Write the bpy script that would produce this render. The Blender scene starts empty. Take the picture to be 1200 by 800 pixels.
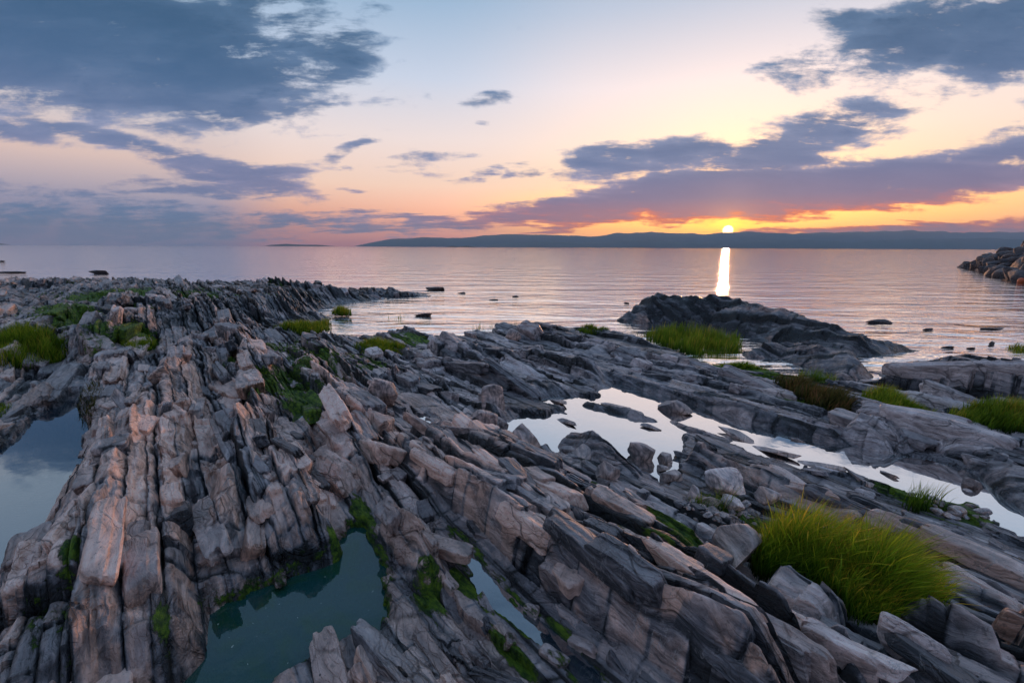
import bpy, math, numpy as np
from mathutils import Matrix, Vector
S = bpy.context.scene
COL = S.collection
rad = math.radians
# ------------------------------------------------------------------ camera
F, PITCH, ROLL, ZC = 533., rad(11.7), rad(.27), 2.3
cam = bpy.data.cameras.new('camera'); co = bpy.data.objects.new('camera', cam); COL.objects.link(co)
cam.sensor_width = 36; cam.lens = 36*F/1200; cam.clip_start = .05; cam.clip_end = 200000
co.matrix_world = Matrix.Translation((0, 0, ZC)) @ Matrix.Rotation(rad(90)-PITCH, 4, 'X') @ Matrix.Rotation(ROLL, 4, 'Z')
S.camera = co
S.render.engine = 'CYCLES'
S.cycles.use_denoising = True
S.cycles.max_bounces = 6; S.cycles.diffuse_bounces = 2; S.cycles.glossy_bounces = 3
S.cycles.transparent_max_bounces = 12; S.cycles.volume_bounces = 0
S.cycles.caustics_reflective = False; S.cycles.caustics_refractive = False
S.cycles.sample_clamp_indirect = 6
S.view_settings.view_transform = 'Standard'; S.view_settings.look = 'None'
S.view_settings.exposure = .3; S.view_settings.gamma = 1
def ray(x, y):
    a = (x-600)/F; b = -(y-400)/F
    c, s = math.cos(ROLL), math.sin(ROLL)
    a, b = a*c-b*s, a*s+b*c
    return (a, math.cos(PITCH)+b*math.sin(PITCH), b*math.cos(PITCH)-math.sin(PITCH))
def at(x, y, z):                       # photo pixel + height -> point of the place
    d = ray(x, y); t = (z-ZC)/d[2]
    return d[0]*t, d[1]*t
AZ = rad(-37.7)                        # strike of the rock beds
ES = (math.sin(AZ), math.cos(AZ)); ET = (math.cos(AZ), -math.sin(AZ))
def to_st(x, y): return x*ES[0]+y*ES[1], x*ET[0]+y*ET[1]
def from_st(s, t): return s*ES[0]+t*ET[0], s*ES[1]+t*ET[1]
def st(x, y, z): return to_st(*at(x, y, z))
def lin(c):
    return tuple((v/255/12.92 if v/255 <= .04045 else ((v/255+.055)/1.055)**2.4) for v in c)

# ------------------------------------------------------------------ node helper
class NT:
    def __init__(s, nt): s.nt = nt; s.n = nt.nodes; s.l = nt.links
    def put(s, sock, v):
        if v is None: return
        if isinstance(v, bpy.types.NodeSocket): s.l.new(v, sock)
        else:
            if hasattr(sock.default_value, '__len__') and not hasattr(v, '__len__'): v = [v]*len(sock.default_value)
            if hasattr(v, '__len__') and len(sock.default_value) == 4 and len(v) == 3: v = (*v, 1)
            sock.default_value = v
    def m(s, op, a, b=None, c=None, clamp=False):
        n = s.n.new('ShaderNodeMath'); n.operation = op; n.use_clamp = clamp
        for i, v in enumerate((a, b, c)): s.put(n.inputs[i], v)
        return n.outputs[0]
    def v(s, op, a, b=None, scale=None):
        n = s.n.new('ShaderNodeVectorMath'); n.operation = op
        s.put(n.inputs[0], a); s.put(n.inputs[1], b)
        if scale is not None: s.put(n.inputs['Scale'], scale)
        return n.outputs['Value'] if op in ('LENGTH', 'DOT_PRODUCT', 'DISTANCE') else n.outputs[0]
    def comb(s, x, y, z=0.):
        n = s.n.new('ShaderNodeCombineXYZ')
        for i, v in enumerate((x, y, z)): s.put(n.inputs[i], v)
        return n.outputs[0]
    def sep(s, v):
        n = s.n.new('ShaderNodeSeparateXYZ'); s.put(n.inputs[0], v); return n.outputs
    def mr(s, v, a, b, c=0., d=1., smooth=True):
        n = s.n.new('ShaderNodeMapRange'); n.interpolation_type = 'SMOOTHSTEP' if smooth else 'LINEAR'
        for i, q in enumerate((v, a, b, c, d)): s.put(n.inputs[i], q)
        return n.outputs[0]
    def mix(s, f, a, b, mode='MIX'):
        n = s.n.new('ShaderNodeMix'); n.data_type = 'RGBA'; n.blend_type = mode; n.clamp_factor = True
        s.put(n.inputs[0], f); s.put(n.inputs[6], a); s.put(n.inputs[7], b)
        return n.outputs[2]
    def ramp(s, v, stops, interp='LINEAR'):
        n = s.n.new('ShaderNodeValToRGB'); r = n.color_ramp; r.interpolation = interp
        while len(r.elements) < len(stops): r.elements.new(.5)
        for e, (p, c) in zip(r.elements, stops): e.position = p; e.color = (*c, 1) if len(c) == 3 else c
        s.put(n.inputs[0], v); return n.outputs[0]
    def noise(s, vec, scale, detail=4., rough=.55, dist=0., color=False):
        n = s.n.new('ShaderNodeTexNoise')
        s.put(n.inputs['Vector'], vec); n.inputs['Scale'].default_value = scale
        n.inputs['Detail'].default_value = detail; n.inputs['Roughness'].default_value = rough
        n.inputs['Distortion'].default_value = dist
        return n.outputs['Color' if color else 'Fac']
    def mapping(s, v, loc=(0, 0, 0), rot=(0, 0, 0), sc=(1, 1, 1)):
        n = s.n.new('ShaderNodeMapping'); s.put(n.inputs[0], v)
        n.inputs[1].default_value = loc; n.inputs[2].default_value = rot; n.inputs[3].default_value = sc
        return n.outputs[0]
    def bump(s, h, strength, dist, normal=None):
        n = s.n.new('ShaderNodeBump'); n.inputs['Strength'].default_value = strength
        n.inputs['Distance'].default_value = dist; s.put(n.inputs['Height'], h)
        if normal is not None: s.l.new(normal, n.inputs['Normal'])
        return n.outputs[0]

# ------------------------------------------------------------------ sky
SUN = Vector(ray(853, 270)).normalized()
SUN_EL = math.asin(SUN.z); SUN_AZ = math.atan2(SUN.x, SUN.y)
world = bpy.data.worlds.new('World'); S.world = world; world.use_nodes = True
def build_sky():
    N = NT(world.node_tree); N.n.clear()
    d = N.n.new('ShaderNodeTexCoord').outputs['Generated']
    x, y, z = N.sep(d)
    el = N.m('MULTIPLY', N.m('ARCSINE', z), 57.2958)
    az = N.m('MULTIPLY', N.m('ARCTAN2', x, y), 57.2958)
    SA, SE = math.degrees(SUN_AZ), math.degrees(SUN_EL)
    daz = N.m('ABSOLUTE', N.m('SUBTRACT', az, SA))
    e01 = N.mr(el, -2, 58, smooth=False)
    P = lambda e: (e+2)/60
    # clear sky on the sunset side and away from it
    near = N.ramp(e01, [(P(-2), lin((236, 150, 130))), (P(.6), lin((246, 168, 120))), (P(2), lin((255, 188, 72))), (P(4.6), lin((255, 204, 112))),
                        (P(7), lin((246, 208, 178))), (P(11), lin((240, 216, 204))), (P(17), lin((226, 216, 222))),
                        (P(24), lin((172, 186, 208))), (P(32), lin((112, 150, 186))), (P(58), lin((120, 145, 178)))])
    far = N.ramp(e01, [(P(-2), lin((116, 130, 168))), (P(1.5), lin((128, 134, 172))), (P(4), lin((150, 148, 180))), (P(8), lin((222, 190, 182))),
                       (P(13), lin((206, 200, 206))), (P(20), lin((160, 182, 206))), (P(32), lin((110, 146, 184))), (P(58), lin((120, 145, 178)))])
    pink = N.ramp(e01, [(P(-2), lin((214, 136, 140))), (P(1.5), lin((226, 146, 140))), (P(4), lin((238, 172, 150))), (P(7), lin((246, 206, 186))), (P(12), lin((232, 214, 212))),
                        (P(18), lin((190, 200, 220))), (P(25), lin((140, 170, 200))), (P(34), lin((112, 148, 186))), (P(58), lin((120, 145, 178)))])
    c = N.mix(N.mr(az, -24, -34), N.mix(N.mr(daz, 14, 34), near, pink), far)
    back = N.mr(N.m('ABSOLUTE', az), 60, 120)
    c = N.mix(back, c, N.ramp(e01, [(0, lin((124, 116, 132))), (.25, lin((150, 146, 168))), (1, lin((132, 155, 190)))]))
    sky = N.n.new('ShaderNodeTexSky'); sky.sky_type = 'NISHITA'; sky.sun_disc = False
    sky.sun_elevation = SUN_EL; sky.sun_rotation = SUN_AZ; sky.dust_density = 2
    nish = N.v('SCALE', sky.outputs[0], scale=.05)
    c = N.v('ADD', N.v('SCALE', c, scale=.9), nish)
    # golden glow round the sun
    dist = N.m('MULTIPLY', N.m('ARCCOSINE', N.v('DOT_PRODUCT', d, tuple(SUN))), 57.2958)
    g1 = N.m('POWER', 2.718, N.m('MULTIPLY', dist, -.22))
    c = N.v('ADD', c, N.v('SCALE', N.comb(.6, .2, -.24), scale=g1))
    band = N.m('MULTIPLY', N.m('MULTIPLY', N.mr(el, .2, 1.6), N.mr(el, 8, 3)), N.mr(daz, 62, 5))
    c = N.v('ADD', c, N.v('SCALE', N.comb(.75, .27, .1), scale=band))
    # clouds: banks placed in direction space, torn by noise
    ys = N.m('MAXIMUM', y, .06)
    u = N.m('DIVIDE', x, ys); v = N.m('DIVIDE', z, ys)
    uv = N.comb(u, v)
    zz = N.m('ADD', N.m('MAXIMUM', z, 0.), .13)
    pl = N.comb(N.m('DIVIDE', x, zz), N.m('DIVIDE', y, zz))
    plr = N.mapping(pl, rot=(0, 0, rad(24)), sc=(.8, 1.5, 1))
    w1 = N.noise(plr, 1.6, 3, .5, color=True)
    uvw = N.v('ADD', uv, N.v('MULTIPLY', N.v('SUBTRACT', w1, (.5, .5, .5)), (.16, .055, 0)))
    def uvp(px, py):
        r = ray(px, py); return r[0]/r[1], r[2]/r[1]
    def bank(blobs):
        tot = None
        for (px, py, rx, ry, ang, wt) in blobs:
            cu, cv = uvp(px, py); k = 1/F
            mp = N.n.new('ShaderNodeMapping'); mp.vector_type = 'TEXTURE'
            N.l.new(uvw, mp.inputs[0]); mp.inputs[1].default_value = (cu, cv, 0)
            mp.inputs[2].default_value = (0, 0, rad(ang)); mp.inputs[3].default_value = (rx*k, ry*k, 1)
            r = N.v('LENGTH', mp.outputs[0])
            f = N.mr(r, 1.35, .25, 0, wt)
            tot = f if tot is None else N.m('MAXIMUM', tot, f)
        return tot
    A = bank([(95, 50, 330, 90, -6, 1.25), (330, 20, 120, 50, -8, .85), (385, 55, 70, 60, 0, .85), (240, 120, 120, 40, -6, .95), (330, 122, 85, 24, -8, .85), (395, 108, 40, 26, -25, .6),
              (120, 160, 170, 17, -14, .95), (185, 150, 70, 14, -8, .8), (255, 200, 135, 22, -12, 1), (310, 208, 75, 14, 4, 1), (230, 222, 160, 12, -4, .8), (30, 150, 70, 25, -8, .8),
              (130, 250, 260, 26, -6, .72), (60, 270, 300, 22, 0, .75), (380, 262, 160, 14, -2, .7), (480, 256, 120, 9, -3, .75), (440, 195, 90, 10, -4, .5), (402, 177, 34, 10, 18, .75),
              (573, 117, 36, 11, 6, .66), (566, 145, 22, 6, 0, .5), (500, 186, 60, 8, 0, .58), (556, 208, 32, 10, 0, .6), (590, 200, 18, 6, 0, .5), (398, 222, 26, 8, -10, .55), (630, 160, 30, 6, 12, .4),
              (430, 10, 45, 14, 0, .6), (250, 60, 200, 60, -10, .9)])
    B = bank([(700, 246, 195, 20, 5, 1.4), (860, 228, 220, 34, 3, 1.6), (1050, 214, 250, 32, 4, 1.5), (560, 262, 150, 9, 3, .9), (1180, 190, 90, 34, 8, 1), (640, 252, 120, 9, 2, .8), (720, 190, 85, 22, 6, 1.), (800, 182, 90, 24, 4, 1.), (640, 196, 50, 8, 2, .7),
              (900, 184, 140, 30, 8, 1.05), (990, 150, 90, 38, 10, .95), (1010, 195, 130, 12, 6, .9), (945, 80, 70, 30, -5, .68), (1090, 45, 140, 50, 14, 1), (1180, 40, 110, 60, 8, 1), (1000, 30, 70, 22, -10, .6),
              (1120, 105, 100, 18, 10, .55), (1190, 160, 50, 10, 10, .7), (960, 60, 50, 12, -12, .5), (1350, 100, 160, 100, 0, .9),
              (1080, 269, 190, 10, 1, 1.1), (950, 273, 120, 6, 1, 1.), (1190, 267, 110, 11, 0, 1.1), (640, 152, 30, 6, 10, .3)])
    E = N.m('MAXIMUM', A, B)
    n1 = N.noise(plr, 2.6, 7, .58, .3)
    n2 = N.noise(N.mapping(uv, sc=(1, 2.2, 1)), 10, 9, .66, .25)
    fb = N.m('ADD', N.m('MULTIPLY', n1, .45), N.m('MULTIPLY', n2, .55))
    n3 = N.noise(N.mapping(N.v('ADD', uv, N.v('SCALE', w1, scale=.08)), rot=(0, 0, rad(-7)), sc=(1, 5.5, 1)), 7, 8, .68)
    D = N.m('ADD', N.m('MULTIPLY', E, .82), N.m('MULTIPLY', N.m('SUBTRACT', fb, .5), 2.5))
    D = N.m('ADD', D, N.m('MULTIPLY', N.m('SUBTRACT', n3, .5), N.m('ADD', .25, N.m('MULTIPLY', E, 1.3))))
    # scattered cloud in the parts of the sky the photograph does not show
    other = N.m('MULTIPLY', N.m('MAXIMUM', N.mr(z, .5, .75), N.mr(y, .3, -.1)), N.m('ADD', N.m('MULTIPLY', N.noise(plr, .9, 4), 2.), -.45))
    D = N.m('MAXIMUM', D, other)
    mask = N.mr(D, .27, .72)
    thick = N.mr(D, .34, 1.15)
    cloud_lo = N.ramp(e01, [(P(-2), lin((86, 104, 146))), (P(2), lin((92, 106, 146))), (P(5), lin((100, 104, 146))), (P(9), lin((76, 104, 148))), (P(15), lin((34, 82, 124))), (P(25), lin((12, 58, 88))), (P(58), lin((62, 95, 135)))])
    cloud_hi = N.ramp(e01, [(P(-2), lin((150, 140, 170))), (P(5), lin((170, 152, 178))), (P(10), lin((150, 156, 186))), (P(18), lin((108, 134, 168))), (P(28), lin((66, 112, 148))), (P(58), lin((120, 145, 175)))])
    cn = N.mr(N.m('ADD', N.m('MULTIPLY', n2, .5), N.m('MULTIPLY', n3, .5)), .4, .62)
    cc = N.mix(N.m('MULTIPLY', N.m('SUBTRACT', 1.12, thick), N.m('ADD', N.m('MULTIPLY', cn, .85), .15)), cloud_lo, cloud_hi)
    cc = N.mix(N.m('MULTIPLY', N.mr(az, -8, -40), N.mr(el, 9, 2)), cc, lin((78, 116, 156)))
    # undersides lit red-gold near the sun
    lit = N.m('MULTIPLY', N.mr(daz, 40, 4), N.mr(el, 5.8, 3.2))
    lit = N.m('MULTIPLY', lit, N.m('ADD', .35, N.m('MULTIPLY', N.m('SUBTRACT', 1.0, thick), 1.3)), clamp=True)
    cc = N.mix(lit, cc, lin((255, 116, 50)))
    purp = N.m('MULTIPLY', N.mr(daz, 60, 8), N.m('MULTIPLY', N.mr(el, 9, 4.5), N.mr(el, 2.2, 3.2)))
    cc = N.mix(N.m('MULTIPLY', purp, .12), cc, lin((176, 108, 120)))
    c = N.mix(N.m('MULTIPLY', mask, .95), c, cc)
    # sun: disc and its aureole
    disc = N.mr(dist, .62, .42)
    au = N.m('POWER', 2.718, N.m('MULTIPLY', dist, -.75))
    c = N.v('ADD', c, N.v('SCALE', N.comb(1.0, .45, .1), scale=au))
    c = N.v('ADD', c, N.v('SCALE', N.comb(14., 8., 3.), scale=disc))
    bg = N.n.new('ShaderNodeBackground'); N.put(bg.inputs[0], c); bg.inputs[1].default_value = 1.
    out = N.n.new('ShaderNodeOutputWorld'); N.l.new(bg.outputs[0], out.inputs[0])
build_sky()
world.cycles.sampling_method = 'MANUAL'; world.cycles.sample_map_resolution = 1024
sl = bpy.data.lights.new('sun', 'SUN'); sl.energy = 2.; sl.angle = rad(.5); sl.color = (1, .47, .22)
so = bpy.data.objects.new('sun', sl); COL.objects.link(so)
so.rotation_euler = (-SUN).to_track_quat('-Z', 'Y').to_euler(); so.location = SUN*50

# ------------------------------------------------------------------ numpy noise
RG = np.random.RandomState(7)
PERM = RG.permutation(4096); PERM = np.concatenate([PERM, PERM])
GA = RG.rand(4096)*2*np.pi; GX, GY = np.cos(GA).astype('f4'), np.sin(GA).astype('f4')
HV = RG.rand(4096).astype('f4')
def hsh(i, j=0, k=0):
    i = np.asarray(i).astype(np.int64); j = np.asarray(j).astype(np.int64)
    return PERM[(PERM[(PERM[i & 4095]+j) & 4095]+k) & 4095]
def hval(i, j=0, k=0): return HV[hsh(i, j, k)]
def gn(x, y, seed=0):
    xi = np.floor(x); yi = np.floor(y); fx = (x-xi).astype('f4'); fy = (y-yi).astype('f4')
    xi = xi.astype(np.int64); yi = yi.astype(np.int64)
    def g(a, b):
        h = hsh(xi+a, yi+b, seed); return GX[h]*(fx-a)+GY[h]*(fy-b)
    u = fx*fx*fx*(fx*(fx*6-15)+10); v = fy*fy*fy*(fy*(fy*6-15)+10)
    a, b, c, d = g(0, 0), g(1, 0), g(0, 1), g(1, 1)
    return 1.5*((a*(1-u)+b*u)*(1-v)+(c*(1-u)+d*u)*v)
def fbm(x, y, o=4, seed=0, g=.5, ridged=False):
    r = np.zeros(np.shape(x), 'f4'); a = 1.; n = 0
    for i in range(o):
        q = gn(x*2.**i, y*2.**i, seed+i*17)
        if ridged: q = 1-2*np.abs(q)
        r += a*q; n += a; a *= g
    return r/n
def sstep(a, b, x):
    t = np.clip((x-a)/(b-a), 0, 1); return t*t*(3-2*t)
def noise3(p, sc, o=3, seed=0):
    x, y, z = p[:, 0]*sc, p[:, 1]*sc, p[:, 2]*sc
    return (fbm(x+seed, y+z*.71, o, seed)+fbm(y-seed, z+x*.63, o, seed+5)+fbm(z, x-y*.57+seed, o, seed+9))/1.7

# ------------------------------------------------------------------ mesh helpers
def mesh_np(name, V, Fq, attrs=None, smooth=True, sharp=0):
    me = bpy.data.meshes.new(name)
    V = np.asarray(V, 'f4'); Fq = np.asarray(Fq, 'i4'); n = Fq.shape[1]
    me.vertices.add(len(V)); me.vertices.foreach_set('co', V.ravel())
    me.loops.add(Fq.size); me.loops.foreach_set('vertex_index', Fq.ravel())
    me.polygons.add(len(Fq)); me.polygons.foreach_set('loop_start', np.arange(0, Fq.size, n, dtype='i4'))
    me.polygons.foreach_set('use_smooth', np.full(len(Fq), smooth))
    me.update(calc_edges=True)
    if sharp: me.set_sharp_from_angle(angle=rad(sharp))
    for k, a in (attrs or {}).items():
        at_ = me.attributes.new(k, 'FLOAT', 'POINT'); at_.data.foreach_set('value', np.asarray(a, 'f4').ravel())
    return me
def put(name, me, mat, parent=None, loc=None):
    """link a mesh given in world coordinates, moving its origin to loc"""
    o = bpy.data.objects.new(name, me); COL.objects.link(o); me.materials.append(mat)
    if loc is not None:
        me.transform(Matrix.Translation((-loc[0], -loc[1], -loc[2]))); o.location = loc
    if parent: o.parent = parent
    return o
def tag(o, label=None, cat=None, group=None, kind=None):
    if label: o['label'] = label
    if cat: o['category'] = cat
    if group: o['group'] = group
    if kind: o['kind'] = kind
    return o

# ------------------------------------------------------------------ materials
def principled(N, **kw):
    b = N.n.new('ShaderNodeBsdfPrincipled')
    for k, v in kw.items(): N.put(b.inputs[k.replace('_', ' ')], v)
    return b
def new_mat(name):
    m = bpy.data.materials.new(name); m.use_nodes = True; N = NT(m.node_tree); N.n.clear()
    return m, N
def out(N, s, vol=None):
    o = N.n.new('ShaderNodeOutputMaterial')
    if s is not None: N.l.new(s, o.inputs[0])
    if vol is not None: N.l.new(vol, o.inputs[1])
def attr(N, name):
    n = N.n.new('ShaderNodeAttribute'); n.attribute_name = name; return n.outputs['Fac']
def rock_material(name, terrain=True, tint=(1, 1, 1), bright=1., fine=1.):
    m, N = new_mat(name)
    pos = N.n.new('ShaderNodeNewGeometry').outputs['Position'] if terrain else N.n.new('ShaderNodeTexCoord').outputs['Object']
    p = N.mapping(pos, rot=(0, 0, AZ)) if terrain else pos    # y runs along the strike
    tone = attr(N, 'tone') if terrain else N.noise(pos, 1.3, 2)
    warp = N.v('SCALE', N.v('SUBTRACT', N.noise(p, 1.7, 3, .5, color=True), (.5, .5, .5)), scale=.35)
    pw = N.v('ADD', p, warp)
    beds = N.noise(N.mapping(pw, rot=(0, rad(18), 0), sc=(22, 1.6, 9)), 1., 5, .62)
    flow = N.noise(N.mapping(pw, rot=(rad(25), 0, rad(8)), sc=(7, 1.6, 11)), 1., 6, .6, 1.2)
    big = N.noise(p, .9, 4, .6)
    f = N.m('ADD', N.m('MULTIPLY', beds, .45), N.m('MULTIPLY', flow, .55))
    f = N.m('ADD', f, N.m('MULTIPLY', N.m('SUBTRACT', tone, .5), .34))
    B = bright*2.4
    base = N.ramp(f, [(.34, (.022*B, .023*B, .026*B)), (.43, (.085*B, .082*B, .088*B)), (.52, (.19*B, .175*B, .175*B)), (.6, (.33*B, .29*B, .285*B)), (.7, (.5*B, .46*B, .45*B))])
    red = N.ramp(f, [(.34, (.03*B, .024*B, .022*B)), (.45, (.15*B, .094*B, .073*B)), (.56, (.36*B, .22*B, .165*B)), (.7, (.54*B, .37*B, .3*B))])
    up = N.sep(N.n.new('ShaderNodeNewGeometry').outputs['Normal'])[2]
    rf = N.m('MULTIPLY', N.mr(N.m('ADD', N.m('MULTIPLY', big, .6), N.m('MULTIPLY', tone, .4)), .34, .58), .95)
    if terrain: rf = N.m('MULTIPLY', rf, N.m('ADD', .2, N.m('MULTIPLY', attr(N, 'warm'), 1.1)), clamp=True)
    col = N.mix(rf, base, red)
    # pale tops with the sky's light painted into upward faces, veins, lichen flecks
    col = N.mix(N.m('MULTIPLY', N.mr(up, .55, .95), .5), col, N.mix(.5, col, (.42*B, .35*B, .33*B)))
    ve = N.m('ABSOLUTE', N.m('SUBTRACT', N.noise(N.mapping(pw, rot=(rad(40), rad(30), rad(50)), sc=(1, 3, 1)), 3.2, 5, .6), .5))
    vein = N.m('MULTIPLY', N.mr(ve, .012, .003), N.mr(N.noise(p, 2.1, 2), .5, .62))
    col = N.mix(N.m('MULTIPLY', vein, .6), col, (.5, .47, .45))
    fleck = N.mr(N.noise(p, 45, 3, .7), .66, .74)
    col = N.mix(N.m('MULTIPLY', fleck, .45), col, (.42, .4, .39))
    col = N.mix(N.m('MULTIPLY', N.mr(N.noise(p, 30, 4, .7), .56, .68), .45), col, (.05, .047, .05))
    if tint != (1, 1, 1): col = N.mix(1., col, tint, 'MULTIPLY')
    # cracks, with crevice shade painted dark into the colour
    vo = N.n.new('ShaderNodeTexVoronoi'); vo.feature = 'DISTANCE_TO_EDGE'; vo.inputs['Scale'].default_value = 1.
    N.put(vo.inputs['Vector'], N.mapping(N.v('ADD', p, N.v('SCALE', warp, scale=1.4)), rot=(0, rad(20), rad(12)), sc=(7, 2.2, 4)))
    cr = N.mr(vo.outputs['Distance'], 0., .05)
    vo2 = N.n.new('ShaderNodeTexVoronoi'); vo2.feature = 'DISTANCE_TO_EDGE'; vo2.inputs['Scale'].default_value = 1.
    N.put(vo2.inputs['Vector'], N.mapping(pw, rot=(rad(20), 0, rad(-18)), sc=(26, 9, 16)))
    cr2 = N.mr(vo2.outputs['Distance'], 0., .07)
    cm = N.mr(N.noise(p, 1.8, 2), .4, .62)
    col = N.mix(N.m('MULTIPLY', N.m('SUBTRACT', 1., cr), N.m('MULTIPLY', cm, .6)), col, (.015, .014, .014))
    col = N.mix(N.m('MULTIPLY', N.mr(tone, .18, -.35), .9), col, (.012, .012, .012)) if terrain else col  # low tone goes near-black: crevice shade at the joints painted in
    rough = .56
    if terrain:
        wet = attr(N, 'wet')
        wn = N.m('MULTIPLY', wet, N.mr(N.noise(p, 5, 4, .6), .25, .55), clamp=True)
        col = N.mix(N.m('MULTIPLY', wn, .75), col, N.mix(1., col, (.34, .36, .41), 'MULTIPLY'))
        rough = N.mr(wn, 0, 1, .54, .2, False)
        moss = attr(N, 'moss')
        mn = N.m('ADD', moss, N.m('MULTIPLY', N.m('SUBTRACT', N.noise(N.mapping(p, sc=(1, .4, 1)), 9, 7, .75), .5), 2.2))
        mn = N.m('MULTIPLY', mn, N.mr(moss, .06, .3))
        mm = N.mr(mn, .5, .66)
        mcol = N.ramp(N.noise(N.mapping(p, sc=(1, .35, 1)), 24, 5, .75), [(.32, (.01, .03, .004)), (.46, (.06, .14, .008)), (.6, (.24, .38, .015))])
        col = N.mix(mm, col, mcol)
        rough = N.mix(mm, rough, .7)
    h = N.m('ADD', N.m('MULTIPLY', flow, .8), N.m('ADD', N.m('MULTIPLY', beds, .7), N.m('MULTIPLY', N.noise(p, 26, 6, .68), .4)))
    h = N.m('ADD', h, N.m('MULTIPLY', N.m('MULTIPLY', cr, cm), .28))
    h = N.m('ADD', h, N.m('MULTIPLY', N.m('MULTIPLY', cr2, cm), .16))
    if terrain: h = N.m('ADD', h, N.m('MULTIPLY', N.m('MULTIPLY', mm, N.noise(p, 60, 4, .8)), 1.))
    nb = N.bump(h, 1., .045*fine)
    b = principled(N, Base_Color=col, Roughness=rough, Specular_IOR_Level=.5)
    N.l.new(nb, b.inputs['Normal'])
    out(N, b.outputs[0]); return m
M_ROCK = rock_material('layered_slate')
M_STONE = rock_material('loose_stone', False, fine=.5)
M_PALE = rock_material('pale_stone', False, (1.1, 1.1, 1.1), 1.5, .4)
M_SEAROCK = rock_material('sea_wet_rock', False, (.6, .6, .66), .42, 2.)
def water_material(name, deep, refl, scale, strength, dist, rough=.04, transp=0., stretch=(1, 1, 1), weed=None):
    m, N = new_mat(name)
    pos = N.n.new('ShaderNodeNewGeometry').outputs['Position']
    h = N.noise(N.mapping(pos, sc=stretch), scale, 4, .55, .4)
    cd = N.n.new('ShaderNodeCameraData').outputs['View Distance'] if False else None
    h2 = N.noise(N.mapping(pos, rot=(0, 0, .4), sc=stretch), scale*.23, 3, .5, .6)
    hh = N.m('ADD', h, N.m('MULTIPLY', h2, 3.))
    nb = N.bump(hh, strength, dist)
    gl = N.n.new('ShaderNodeBsdfGlossy'); gl.inputs['Roughness'].default_value = rough; gl.inputs['Color'].default_value = (1, 1, 1, 1)
    N.l.new(nb, gl.inputs['Normal'])
    df = N.n.new('ShaderNodeBsdfDiffuse'); df.inputs['Color'].default_value = (*deep, 1)
    under = df.outputs[0]
    if weed:
        wn = N.noise(pos, 3.2, 6, .65, 1.2); st2 = N.noise(N.mapping(pos, rot=(0, 0, .5), sc=(1, 2.6, 1)), 14, 6, .7, 1.5)
        dc = N.mix(N.m('MULTIPLY', N.mr(wn, .42, .66), .8), (*deep, 1), (*weed, 1))
        dc = N.mix(N.m('MULTIPLY', N.mr(st2, .6, .72), .45), dc, (.1, .2, .11, 1))
        sp = N.n.new('ShaderNodeTexVoronoi'); sp.inputs['Scale'].default_value = 13; sp.inputs['Randomness'].default_value = 1; N.put(sp.inputs['Vector'], N.v('ADD', pos, N.v('SCALE', N.noise(pos, 9, 2, color=True), scale=.2)))
        dc = N.mix(N.mr(sp.outputs['Distance'], .075, .05), dc, (.4, .44, .38, 1))
        N.l.new(dc, df.inputs['Color'])
    if transp:
        tr = N.n.new('ShaderNodeBsdfTransparent'); tr.inputs[0].default_value = (.72, .8, .8, 1)
        mx = N.n.new('ShaderNodeMixShader'); mx.inputs[0].default_value = transp
        N.l.new(under, mx.inputs[1]); N.l.new(tr.outputs[0], mx.inputs[2]); under = mx.outputs[0]
    fr = N.n.new('ShaderNodeFresnel'); fr.inputs['IOR'].default_value = 1.33; N.l.new(nb, fr.inputs['Normal'])
    fac = N.m('ADD', refl, N.m('MULTIPLY', fr.outputs[0], 1-refl), clamp=True)
    mx = N.n.new('ShaderNodeMixShader'); N.l.new(fac, mx.inputs[0]); N.l.new(under, mx.inputs[1]); N.l.new(gl.outputs[0], mx.inputs[2])
    out(N, mx.outputs[0]); return m
M_SEA = water_material('sea_water', (.07, .09, .13), .97, 1.5, 1., .055, .05, stretch=(.5, 1.5, 1))
M_POOL = water_material('pool_water', (.06, .06, .07), .74, 6, .35, .0016, .02, .55)
M_GREENPOOL = water_material('green_pool_water', (.012, .075, .07), .05, 7, .5, .002, .02, .1, weed=(.02, .085, .035))
M_BLUEPOOL = water_material('left_pool_water', (.015, .04, .06), .3, 6, .3, .0014, .02, .2)

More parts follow.
